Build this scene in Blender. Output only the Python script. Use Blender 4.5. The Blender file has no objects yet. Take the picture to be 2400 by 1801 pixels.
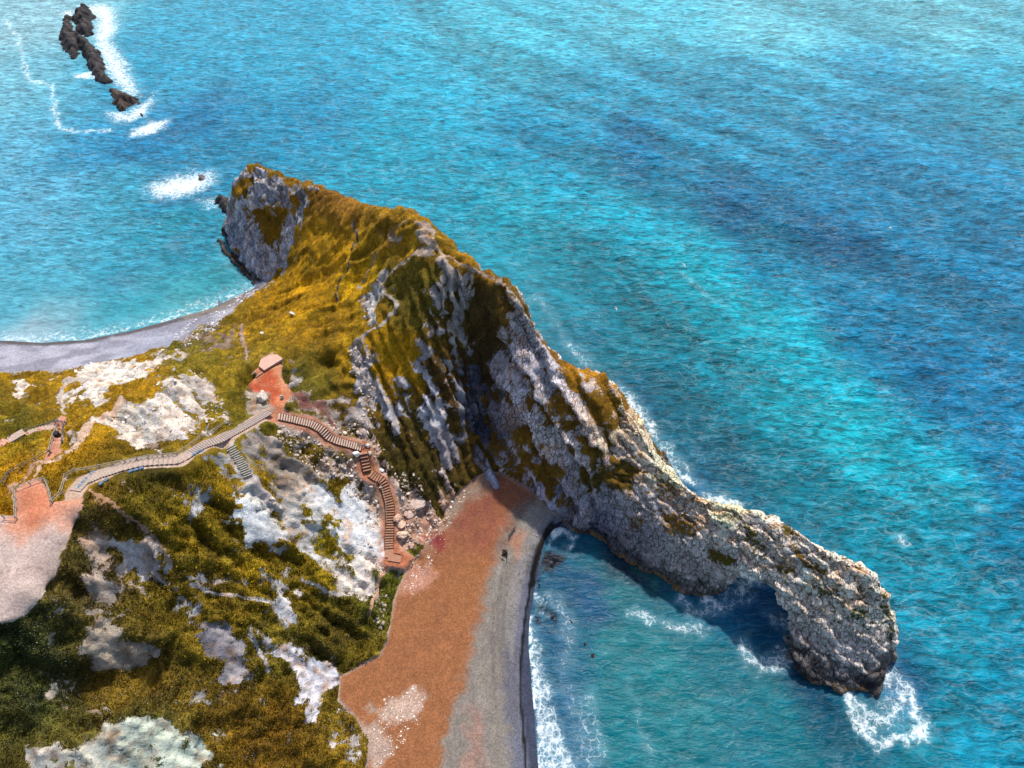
import bpy, math, random
import numpy as np
from mathutils import Vector

# ------------------------------------------------------------------ camera, sky, sun
sc = bpy.context.scene
COL = sc.collection
H = 130.0
PITCH = math.radians(52.0)
cam_d = bpy.data.cameras.new("camera")
cam = bpy.data.objects.new("camera", cam_d)
COL.objects.link(cam)
cam.location = (0, 0, H)
cam.rotation_euler = (math.pi/2 - PITCH, 0, 0)
cam_d.sensor_width = 36.0
cam_d.lens = 24.0
cam_d.clip_start = 1.0
cam_d.clip_end = 20000.0
sc.camera = cam
SUN_EL, SUN_AZ = math.radians(56), math.radians(14)   # azimuth measured from +Y towards +X
w = bpy.data.worlds.new("World"); sc.world = w; w.use_nodes = True
nt = w.node_tree
sky = nt.nodes.new("ShaderNodeTexSky"); sky.sky_type = 'NISHITA'; sky.sun_disc = False
sky.sun_elevation = SUN_EL; sky.sun_rotation = SUN_AZ
sky.air_density = 1.0; sky.dust_density = 2.0
nt.links.new(sky.outputs[0], nt.nodes['Background'].inputs[0])
nt.nodes['Background'].inputs[1].default_value = 0.15
sd = bpy.data.lights.new("sun", 'SUN'); sd.energy = 4.0; sd.angle = math.radians(2); sd.color = (1, .955, .88)
so = bpy.data.objects.new("sun", sd); COL.objects.link(so)
sdir = Vector((math.sin(SUN_AZ)*math.cos(SUN_EL), math.cos(SUN_AZ)*math.cos(SUN_EL), math.sin(SUN_EL)))
so.rotation_euler = sdir.to_track_quat('Z', 'Y').to_euler(); so.location = (60, 100, 200)
sc.view_settings.view_transform = 'Standard'; sc.view_settings.look = 'None'
sc.view_settings.exposure = 0.30; sc.view_settings.gamma = 1.0

# ------------------------------------------------------------------ survey helpers (photo measurements -> world metres)
CP, SP = math.cos(PITCH), math.sin(PITCH)
def W3(px, py, z):
    u = (px-1200)/1600.0; v = (900.5-py)/1600.0
    dx, dy, dz = u, CP+v*SP, -SP+v*CP
    t = (z-H)/dz
    return (dx*t, dy*t, z)
def to_photo(x, y, z):
    zz = z-H
    dep = y*CP - zz*SP
    up = y*SP + zz*CP
    dep = np.maximum(dep, 1e-3)
    return 1200+1600*x/dep, 900.5-1600*up/dep
rng = np.random.default_rng(7)
random.seed(7)

def lin(c, k=1.0):
    a = np.array(c, float)/255.0
    a = np.where(a <= .04045, a/12.92, ((a+.055)/1.055)**2.4)
    return np.clip(a*k, 0, .92)

# ------------------------------------------------------------------ numpy noise
def _h(ix, iy, iz, s):
    with np.errstate(over='ignore'):
        n = (ix.astype(np.int64)*73856093) ^ (iy.astype(np.int64)*19349663) ^ (iz.astype(np.int64)*83492791) ^ np.int64(s*2654435761 & 0x7fffffff)
        n = n & 0xffffffff
        n = ((n >> 16) ^ n)*0x45d9f3b & 0xffffffff
        n = ((n >> 16) ^ n)*0x45d9f3b & 0xffffffff
        n = (n >> 16) ^ n
    return (n & 0xffffff)/float(0x1000000)
def vnoise(x, y, z, s=0):
    x = np.asarray(x, float); y = np.asarray(y, float); z = np.broadcast_to(np.asarray(z, float), x.shape)
    ix, iy, iz = np.floor(x), np.floor(y), np.floor(z)
    fx, fy, fz = x-ix, y-iy, z-iz
    fx = fx*fx*fx*(fx*(fx*6-15)+10); fy = fy*fy*fy*(fy*(fy*6-15)+10); fz = fz*fz*fz*(fz*(fz*6-15)+10)
    r = 0
    for a in (0, 1):
        for b in (0, 1):
            for c in (0, 1):
                r = r + _h(ix+a, iy+b, iz+c, s)*(fx if a else 1-fx)*(fy if b else 1-fy)*(fz if c else 1-fz)
    return r
def fbm(x, y, z=0.0, o=4, s=0, g=.5):
    r = 0; a = 1; t = 0; f = 1.0
    z = np.broadcast_to(np.asarray(z, float), np.shape(x))
    for i in range(o):
        r = r + a*vnoise(np.asarray(x)*f+17.3*i, np.asarray(y)*f-9.1*i, z*f+3.7*i, s+i); t += a; a *= g; f *= 2.03
    return r/t
def worley(x, y, z, s=0):
    ix, iy, iz = np.floor(x), np.floor(y), np.floor(z)
    f1 = np.full(np.shape(x), 9.0); f2 = f1.copy(); idv = np.zeros(np.shape(x))
    for a in (-1, 0, 1):
        for b in (-1, 0, 1):
            for c in (-1, 0, 1):
                cx, cy, cz = ix+a, iy+b, iz+c
                hx = cx+_h(cx, cy, cz, s+1); hy = cy+_h(cx, cy, cz, s+2); hz = cz+_h(cx, cy, cz, s+3)
                d = np.sqrt((hx-x)**2+(hy-y)**2+(hz-z)**2)
                m = d < f1
                f2 = np.where(m, f1, np.minimum(f2, d))
                idv = np.where(m, _h(cx, cy, cz, s+4), idv)
                f1 = np.where(m, d, f1)
    return f1, f2, idv
def sstep(a, b, x):
    t = np.clip((x-a)/(b-a), 0, 1); return t*t*(3-2*t)

def sdpoly(X, Y, P):
    """signed distance, positive inside"""
    P = np.asarray(P, float)
    d = np.full(X.shape, 1e9); ins = np.zeros(X.shape, bool)
    n = len(P)
    for i in range(n):
        ax, ay = P[i]; bx, by = P[(i+1) % n]
        ex, ey = bx-ax, by-ay
        L = ex*ex+ey*ey+1e-12
        t = np.clip(((X-ax)*ex+(Y-ay)*ey)/L, 0, 1)
        d = np.minimum(d, (X-ax-t*ex)**2+(Y-ay-t*ey)**2)
        c = ((ay > Y) != (by > Y)) & (X < ex*(Y-ay)/(ey if abs(ey) > 1e-12 else 1e-12)+ax)
        ins ^= c
    d = np.sqrt(d)
    return np.where(ins, d, -d)
def polydist(X, Y, P):
    """distance to open polyline with value interpolation: P rows (x,y,val)"""
    P = np.asarray(P, float)
    d = np.full(X.shape, 1e9); v = np.zeros(X.shape)
    for i in range(len(P)-1):
        ax, ay = P[i, :2]; bx, by = P[i+1, :2]
        ex, ey = bx-ax, by-ay
        t = np.clip(((X-ax)*ex+(Y-ay)*ey)/(ex*ex+ey*ey+1e-12), 0, 1)
        dd = np.hypot(X-ax-t*ex, Y-ay-t*ey)
        m = dd < d
        d = np.where(m, dd, d); v = np.where(m, P[i, 2]*(1-t)+P[i+1, 2]*t, v)
    return d, v
def densify(P, step):
    P = np.asarray(P, float); out = [P[0]]
    for i in range(len(P)-1):
        n = max(1, int(np.linalg.norm(P[i+1][:2]-P[i][:2])/step))
        for k in range(1, n+1):
            out.append(P[i]+(P[i+1]-P[i])*k/n)
    return np.array(out)

# ------------------------------------------------------------------ terrain survey
lines = []; pts = []
CREST = [(528,520,3),(533,480,10),(550,430,17),(575,392,22),(600,383,24),(640,400,25),(680,408,26),(740,430,28),(800,450,31),
 (850,475,34),(920,490,38),(975,492,41),(1005,515,41),(1050,560,40),(1100,603,39),(1170,638,38),(1205,665,37),(1225,710,34.5),
 (1245,760,32),(1290,820,29),(1330,855,28),(1380,865,28),(1420,880,27),(1450,930,25),(1480,980,22)]
crestW = np.array([W3(*p) for p in CREST])
lines.append(crestW)
def offset(P, d, z):
    out = []
    for i in range(len(P)):
        a = P[max(0, i-1)]; b = P[min(len(P)-1, i+1)]
        t = (b-a)[:2]; t = t/np.linalg.norm(t)
        out.append((P[i][0]-t[1]*d, P[i][1]+t[0]*d, z if not callable(z) else z(P[i])))
    return np.array(out)
lines.append(offset(crestW, 9, lambda p: min(p[2]*.25, 6)))
lines.append(offset(crestW, 13, -2.0))
lines.append(offset(crestW, 26, -7.0))
L = lambda *a: lines.append(np.array([W3(*p) for p in a]))
# trail ridge just inside the crest
L((960,505,42),(985,540,42),(1035,590,41.3),(1100,618,40.5),(1160,655,39.3),(1195,690,37.5))
# foot of the western headland face
L((520,545,-1),(530,575,0),(560,628,0),(590,657,0),(612,670,1))
L((500,560,-3),(520,610,-3),(560,660,-3))
L((740,450,27),(712,520,20),(690,570,14),(655,630,6.5),(620,664,2))
# inner cliff, gully and beach foot
L((1045,1228,4.3),(1040,1192,4.3),(1075,1155,4.3),(1106,1127,4.3),(1140,1108,4.6),(1180,1112,4.2),(1220,1136,3.6),(1260,1166,3),(1300,1208,1.6),(1322,1232,.2),(1350,1255,-1),(1420,1285,-2))
L((1090,700,32.5),(1105,800,23),(1120,900,14.5),(1135,1000,9),(1141,1075,5.5))
L((1010,600,40),(1000,700,33.5),(965,780,28),(930,830,24),(900,880,19))
L((1180,690,37),(1180,760,32.5),(1165,860,23),(1165,960,15),(1180,1060,8))
L((1060,640,38),(1050,720,33),(1040,850,24),(1060,1000,14),(1085,1100,7))
pts += [W3(*p) for p in [(960,900,20),(1000,1000,14),(920,1000,13.5),(900,1080,11.5),(980,1100,9.5),(960,1150,8),(1010,1150,7),
 (1200,850,27),(1250,950,22),(1300,1000,19),(1350,1050,17.5),(1400,1000,21.5),(1250,1080,11.5),(1300,1140,8.5),(1390,1150,11),(1330,1180,6),
 (1350,930,24.5),(1280,900,25),(1420,1200,5),(1440,1100,15)]]
# grass slope to the cove
L((612,668,1.5),(565,705,2.5),(530,742,4),(515,765,6),(540,800,10),(575,820,16),(600,845,22))
pts += [W3(*p) for p in [(700,650,13),(780,560,24),(840,540,29),(860,620,28.5),(880,700,27.5),(930,620,34.5),(720,760,18.5),(800,770,23),(640,770,13.5),
 (640,720,9.5),(760,660,19),(820,700,24),(620,800,16),(900,560,36),(760,500,26),(700,830,21.5),(760,880,20),(800,960,17),(740,940,20),(830,880,20.5),(820,820,23)]]
# platform and saddle
PLAZA = [(606,858),(618,838),(640,830),(662,842),(660,880),(668,896),(690,920),(672,940),(660,965),(645,985),(612,982),(632,950),(630,925),(605,935),(580,900),(600,880),(590,870)]
L((600,862,23.2),(630,835,23.2),(660,850,23.2),(662,900,22.8),(665,960,22.5),(630,975,22.6),(590,900,22.8))
# stairs (centre lines)
ST1 = [(652,976,22.4),(690,984,20.9),(730,994,19.5),(752,1006,18.6),(772,1026,17.2),(790,1034,16.2),(820,1042,15),(848,1050,14)]
ST2 = [(852,1060,13.9),(855,1078,12.9),(861,1106,11.7)]
ST3 = [(868,1110,11.5),(882,1120,11),(893,1124,10.6),(902,1142,9.7),(908,1164,8.9),(914,1186,8.1),(914,1220,7),(912,1262,5.9),(912,1286,5.5)]
ST4 = [(936,1309,5.2),(952,1316,4.5),(968,1322,3.9)]
stW = {k: np.array([W3(*p) for p in v]) for k, v in dict(ST1=ST1, ST2=ST2, ST3=ST3, ST4=ST4).items()}
deckW = np.array([W3(*p) for p in [(912,1284,5.45),(912,1306,5.4),(938,1310,5.3)]])
for k in stW: lines.append(stW[k]-[0, 0, .3])
pts += [W3(*p) for p in [(760,1100,14.5),(700,1040,19),(810,1120,12),(850,1200,8),(880,1255,6.3),(830,1090,12.5),(950,1200,6.5),(1000,1240,5.2),(960,1280,5.2),(940,1150,8.7)]]
# stepped path from the terrace to the saddle
SP1 = [(176,1150,36.8),(196,1128,36.3),(232,1112,35.4),(275,1098,34.4),(330,1084,33.2),(376,1080,32.2),(420,1078,31.4),(444,1064,30.8),(480,1044,29.4),(520,1030,28),(560,1008,26.2),(600,985,24.4),(632,966,22.9)]
spW = np.array([W3(*p) for p in SP1]); lines.append(spW)
# terrace
TERR = [(-200,1190),(0,1205),(34,1205),(34,1148),(96,1124),(118,1176),(150,1158),(186,1146),(192,1190),(170,1240),(148,1300),(140,1345),(100,1400),(60,1440),(36,1458),(0,1462),(-200,1480)]
L((0,1207,38),(33,1205,38),(34,1148,38),(96,1124,38),(120,1175,37.8),(180,1146,37),(190,1190,37.3),(170,1240,37.6),(146,1330,37.8),(100,1400,37.8),(38,1455,37.8),(0,1462,37.8))
pts += [W3(*p) for p in [(-200,1200,39),(-200,1350,39),(-150,1480,37),(60,1250,38),(60,1380,38),(0,1320,38.2)]]
# foreground slopes to the beach
L((964,1328,4),(945,1350,4.1),(925,1400,4.1),(905,1502,4.1),(890,1534,4.1),(796,1585,4.1),(792,1640,4.1),(835,1686,4.1),(866,1737,4.1),(858,1796,4.1),(870,1900,4.1),(900,2100,4))
L((205,1150,36.5),(290,1205,33),(360,1260,29.5),(400,1310,26.5))
L((205,1260,33),(260,1310,26.5),(330,1345,22.5),(400,1370,21))
L((170,1345,34),(200,1400,29),(290,1420,24))
L((60,1475,34),(130,1470,31),(220,1455,29.5),(280,1470,27.5),(350,1495,24.5),(385,1530,21.5))
L((180,1590,24.5),(250,1600,22.5),(350,1580,19.5))
pts += [W3(*p) for p in [(300,1160,32.5),(400,1150,30),(500,1120,26.5),(600,1080,22.5),(480,1200,26.5),(540,1160,25.5),(620,1180,20.5),(560,1260,20.5),(650,1270,15.5),
 (700,1200,15.5),(700,1300,13),(600,1350,15.5),(520,1340,19),(460,1300,23),(740,1250,12),(780,1150,13),(760,1350,10),(820,1300,8),(880,1320,5.5),(830,1400,6.5),
 (500,1400,18.5),(420,1430,20.5),(620,1430,14),(700,1430,10.5),(560,1480,14.5),(470,1480,19),(520,1560,13),(600,1560,12),(680,1520,10),(760,1500,6.8),(760,1560,5.5),(700,1600,7.5),
 (100,1600,29),(0,1560,32.5),(0,1700,29),(100,1700,27),(240,1660,25),(340,1650,22.5),(440,1640,17.5),(540,1660,13.5),(640,1660,9.5),(730,1680,6.5),(780,1740,5.5),
 (0,1790,27),(150,1780,25),(300,1720,23),(420,1720,19),(500,1770,14.5),(620,1780,9.5),(750,1790,6.5),(0,2000,26),(300,2000,20),(600,2000,10),(-250,1600,36),(-250,1800,30)]]
# western side
L((205,1055,34),(228,1005,34),(262,962,33.2),(300,932,32.3),(350,912,30.3),(420,880,27.5),(500,882,24.8),(570,892,23))
L((0,868,3.2),(100,866,3.5),(200,852,4),(290,838,4.5),(380,805,4.5),(430,778,4),(480,760,3.5),(515,762,5))
pts += [W3(*p) for p in [(300,1010,31),(350,1050,31),(400,1010,29.3),(450,1000,27.8),(540,965,25.4),(500,940,26),(430,940,28.5),(470,1020,28.5),(260,1060,33.2),
 (150,1090,33.5),(60,1110,33.5),(0,1140,34.5),(60,1060,29.5),(20,1050,28),(60,1022,26),(130,1000,26.3),(115,1060,29.5),(180,1000,29),(0,980,21.5),(60,960,20.5),
 (0,920,12),(100,900,12),(100,940,17.5),(180,900,16),(230,915,23),(260,890,20),(180,865,7),(260,865,10),(330,850,11),(400,830,12.5),(480,830,14.5),(540,850,19),
 (450,795,6.5),(500,800,9.5),(-200,900,8),(-200,1000,22),(-200,1100,32),(-400,1100,30),(-400,900,6),(-200,868,3.5),(-500,868,3.5)]]
# shores
COVE = [(-500,785),(-200,797),(0,800),(100,804),(200,797),(300,778),(400,752),(455,735),(500,722),(560,690),(604,668)]
coveW = np.array([W3(a, b, 0) for a, b in COVE]); lines.append(coveW)
lines.append(offset(coveW, 14, -1.6)); lines.append(offset(coveW, 40, -5))
SH = [(1322,1226),(1296,1256),(1270,1316),(1252,1380),(1242,1440),(1238,1500),(1243,1580),(1253,1680),(1263,1800),(1268,1900),(1270,2100)]
shW = np.array([W3(a, b, 0) for a, b in SH]); lines.append(shW)
lines.append(offset(shW, 3.0, -1.0)); lines.append(offset(shW, 12, -4))
L((1225,1190,2.2),(1190,1250,2.8),(1150,1350,3),(1120,1500,3),(1080,1650,3),(1050,1800,3),(1040,2100,3))
L((1130,1150,4.3),(1060,1250,4),(1000,1400,4),(950,1600,4),(940,1800,4),(960,2100,4))
# the sea floor
for x in range(-240, 161, 40):
    pts.append((x, 290, -9)); pts.append((x, 240, -8))
pts += [(120,200,-8),(120,140,-8),(120,90,-8),(120,40,-8),(120,0,-8),(90,20,-6),(60,20,-6),(40,20,-6),(90,50,-6),(75,80,-7),(30,35,-5),(30,48,-5),(45,55,-5),(50,45,-5),
 (60,65,-6),(45,75,-6),(35,60,-5),(28,55,-4.5),(20,55,-4),(60,35,-6),(-110,150,-5),(-130,180,-6),(-160,150,-5),(-160,200,-7),(-90,200,-7),(-200,180,-7)]
CP_ = np.vstack([densify(l, 3.5) for l in lines]+[np.array(pts)])
# thin out near duplicates
keep = []
seen = {}
for i, p in enumerate(CP_):
    k = (round(p[0]/1.1), round(p[1]/1.1))
    if k in seen: continue
    seen[k] = 1; keep.append(i)
CP_ = CP_[keep]
n = len(CP_)
D = np.hypot(CP_[:, None, 0]-CP_[None, :, 0], CP_[:, None, 1]-CP_[None, :, 1])
A = np.zeros((n+3, n+3)); A[:n, :n] = -D + np.eye(n)*0.35
A[:n, n] = 1; A[:n, n+1] = CP_[:, 0]/100; A[:n, n+2] = CP_[:, 1]/100
A[n:, :n] = A[:n, n:].T
coef = np.linalg.solve(A, np.concatenate([CP_[:, 2], [0, 0, 0]]))
def rbf(x, y):
    x = np.ravel(x); y = np.ravel(y); out = np.empty(len(x))
    for i in range(0, len(x), 20000):
        a, b = x[i:i+20000], y[i:i+20000]
        d = np.sqrt((a[:, None]-CP_[None, :, 0])**2+(b[:, None]-CP_[None, :, 1])**2)
        out[i:i+20000] = -(d@coef[:n]) + coef[n]+coef[n+1]*a/100+coef[n+2]*b/100
    return out

X0, X1, Y0, Y1, RES = -190.0, 42.0, 2.0, 178.0, 0.36
gx = np.arange(X0, X1, RES); gy = np.arange(Y0, Y1, RES)
NX, NY = len(gx), len(gy)
cgx = np.arange(X0-1, X1+2, 0.9); cgy = np.arange(Y0-1, Y1+2, 0.9)
CX, CY = np.meshgrid(cgx, cgy)
CZ = rbf(CX, CY).reshape(CX.shape)
def bil(Z, x0, y0, r, x, y):
    fx = np.clip((x-x0)/r, 0, Z.shape[1]-1.001); fy = np.clip((y-y0)/r, 0, Z.shape[0]-1.001)
    i = fx.astype(int); j = fy.astype(int); a = fx-i; b = fy-j
    return (Z[j, i]*(1-a)+Z[j, i+1]*a)*(1-b)+(Z[j+1, i]*(1-a)+Z[j+1, i+1]*a)*b
GX, GY = np.meshgrid(gx, gy)
GZ = bil(CZ, cgx[0], cgy[0], .9, GX, GY)
k5 = np.array([1, 2, 1])/4.0
for _ in range(2):
    GZ[1:-1] = GZ[:-2]*k5[0]+GZ[1:-1]*k5[1]+GZ[2:]*k5[2]
    GZ[:, 1:-1] = GZ[:, :-2]*k5[0]+GZ[:, 1:-1]*k5[1]+GZ[:, 2:]*k5[2]

PX, PY = to_photo(GX, GY, GZ)
JX = (fbm(GX*.35, GY*.35, GZ*.35, 4, 11)-.5); JY = (fbm(GX*.35, GY*.35, GZ*.35, 4, 23)-.5)
JF = fbm(GX*1.6, GY*1.6, GZ*1.6, 3, 12)-.5; JG = fbm(GX*1.6, GY*1.6, GZ*1.6, 3, 24)-.5
QX = PX+JX*60+JF*22; QY = PY+JY*60+JG*22
def aniso(a, b, fa, f, o, seed, X=None, Y=None, Z=None):
    X = GX if X is None else X; Y = GY if Y is None else Y; Z = GZ if Z is None else Z
    e = np.array(W3(*b))-np.array(W3(*a)); e /= np.linalg.norm(e)
    p = np.cross(e, [0, 0, 1.0]); p /= np.linalg.norm(p); r = np.cross(p, e)
    jx = JX*2.0 if X is GX else 0
    return fbm((X*e[0]+Y*e[1]+Z*e[2])*fa, (X*p[0]+Y*p[1]+Z*p[2]+jx)*f, (X*r[0]+Y*r[1]+Z*r[2]+jx)*f, o, seed)
D_IN = ((900,850,20),(1040,1180,5)); D_R = ((1160,880,22),(1340,1180,6)); D_G = ((560,760,6),(830,640,26)); D_F = ((330,1110,32),(760,1420,8))
def inP(poly, soft=8, jit=True, X=None, Y=None):
    X = (QX if jit else PX) if X is None else X; Y = (QY if jit else PY) if Y is None else Y
    P = np.array(poly, float); m = soft+2
    sel = (X > P[:, 0].min()-m) & (X < P[:, 0].max()+m) & (Y > P[:, 1].min()-m) & (Y < P[:, 1].max()+m)
    r = np.zeros(X.shape)
    if sel.any():
        r[sel] = sstep(-soft, soft, sdpoly(X[sel], Y[sel], P))
    return r
def inL(line, wpx, soft=5, jit=.35):
    X = PX+JX*46*jit; Y = PY+JY*46*jit
    P = np.array(line, float); m = wpx+soft+2
    sel = (X > P[:, 0].min()-m) & (X < P[:, 0].max()+m) & (Y > P[:, 1].min()-m) & (Y < P[:, 1].max()+m)
    r = np.zeros(X.shape)
    if sel.any():
        Pv = np.column_stack([P, np.zeros(len(P))]); d, _ = polydist(X[sel], Y[sel], Pv)
        r[sel] = 1-sstep(wpx-soft/2, wpx+soft/2, d)
    return r

# ---- material maps
veg_s = [(850,650,(182,138,14)),(700,700,(176,130,14)),(760,560,(160,118,14)),(950,660,(120,98,26)),(900,850,(190,140,16)),(1000,640,(112,90,22)),(930,600,(150,108,16)),
 (700,900,(98,88,24)),(450,1200,(120,98,18)),(350,1150,(96,82,18)),(650,1350,(130,106,18)),(100,900,(160,122,20)),(60,1110,(196,146,22)),(150,1050,(180,135,20)),(300,900,(186,138,22)),(60,1000,(110,100,24)),
 (300,1600,(98,76,20)),(100,1600,(66,66,28)),(60,1500,(58,62,28)),(600,1700,(106,78,18)),(1000,1100,(62,52,18)),(950,1050,(96,72,20)),(1350,950,(128,88,20)),(1250,900,(112,76,20)),(600,430,(128,92,14)),(600,540,(124,90,12)),
 (1380,880,(160,112,26)),(800,460,(150,104,36)),(1150,850,(78,54,26)),(900,1350,(84,84,22)),(350,1750,(64,66,28)),(200,1350,(74,62,28)),(430,820,(120,104,26)),(760,1250,(128,108,20)),(500,1400,(100,82,20)),
 (700,1500,(90,78,22)),(550,1150,(146,114,20)),(200,1250,(96,80,34)),(1050,700,(88,66,24)),(1180,700,(112,82,26)),(1020,560,(150,112,22)),(1100,610,(150,108,24)),(1040,900,(86,62,26)),(620,980,(110,96,20)),(820,1000,(110,84,22)),(1440,1150,(84,70,20)),(1250,1150,(120,84,24))]
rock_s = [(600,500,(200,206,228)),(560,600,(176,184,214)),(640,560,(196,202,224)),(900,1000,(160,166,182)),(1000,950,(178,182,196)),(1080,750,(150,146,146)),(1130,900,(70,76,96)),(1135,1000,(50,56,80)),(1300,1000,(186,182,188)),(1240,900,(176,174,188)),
 (1300,1180,(150,152,176)),(1450,1000,(206,178,150)),(1400,1150,(150,146,158)),(1340,1200,(110,110,128)),(350,950,(212,210,212)),(300,960,(214,206,198)),(220,880,(222,218,216)),(560,1200,(206,220,232)),(810,1210,(204,218,230)),
 (300,1270,(184,170,164)),(700,1050,(150,140,132)),(640,1100,(156,148,142)),(760,1080,(160,146,136)),(900,1200,(182,160,146)),(870,1050,(180,150,132)),(250,1500,(160,150,140)),(400,1740,(160,176,172)),(500,1520,(120,120,134)),(720,1560,(170,174,190)),(500,780,(128,110,98)),(880,720,(186,186,190)),
 (850,860,(168,166,172)),(1000,560,(172,158,150)),(450,1170,(196,202,218)),(430,1330,(200,206,216)),(250,1200,(176,136,108)),(650,1010,(188,176,172)),(1030,1220,(170,140,124)),(700,440,(150,150,160)),(420,1000,(206,198,196))]
_s0 = slice(None)
def regm(poly, soft=30):
    return inP(poly, soft)
R_IN = regm([(860,790),(960,690),(1040,600),(1110,640),(1140,1100),(1040,1220),(900,1130),(850,1000)])
R_R = regm([(1140,700),(1200,660),(1440,870),(1540,1080),(1350,1260),(1150,1110)])
R_G = regm([(480,740),(620,640),(740,420),(960,480),(1000,600),(860,800),(640,840),(500,800)])
R_F = regm([(180,1170),(620,980),(900,1150),(960,1330),(800,1600),(600,1500),(300,1400)])
D_W = ((300,930,33),(430,1050,30))
R_W = regm([(200,1000),(290,935),(440,880),(560,960),(480,1010),(350,1070)], 14)
N_W = aniso(*D_W, .10, .9, 4, 241); N_F2 = aniso(*D_F, .12, 1.0, 4, 243)
ragged = fbm(GX*.5, GY*.5, GZ*.5, 5, 251, .6)-.5
N_IN = aniso(*D_IN, .05, .55, 4, 201); N_IN2 = aniso(*D_IN, .09, 1.3, 3, 203)
N_R = aniso(*D_R, .06, .34, 4, 207); N_G = aniso(*D_G, .035, .20, 4, 211); N_F = aniso(*D_F, .05, .22, 4, 217)
def beds(d, sp, warp):
    a, b = d; e = np.array(W3(*b))-np.array(W3(*a)); e /= np.linalg.norm(e)
    p = np.cross(e, [0, 0, 1.0]); p /= np.linalg.norm(p)
    c = (GX*p[0]+GY*p[1]+GZ*p[2]+warp)/sp
    k = np.floor(c); f = c-k
    return f, _h(k, k*0, k*0, 77)
bR, bRi = beds(D_R, 3.3, JX*3+(N_R-.5)*1.5); bI, bIi = beds(D_IN, 2.4, JX*2.5+(N_IN-.5)*2)
sR = np.where(bR < .86, bR/.86, (1-bR)/.14)*(.5+bRi); sI = np.where(bI < .8, bI/.8, (1-bI)/.2)*(.4+bIi)
def spread(samples, X, Y, p=3.2):
    S = np.array([(a, b) for a, b, c in samples], float); C = np.array([lin(c) for a, b, c in samples])
    num = np.zeros(X.shape+(3,)); den = np.zeros(X.shape)
    for (a, b), c in zip(S, C):
        wgt = 1/(((X-a)**2+(Y-b)**2)/1600.0+.4)**(p/2)
        num += wgt[..., None]*c; den += wgt
    return num/den[..., None]
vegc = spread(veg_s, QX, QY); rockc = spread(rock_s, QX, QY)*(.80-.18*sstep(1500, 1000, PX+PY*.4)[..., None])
sy, sx = np.gradient(GZ, RES)
slope = np.hypot(sx, sy)
cover = 1.0-.75*sstep(1.7, 3.2, slope)
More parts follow.
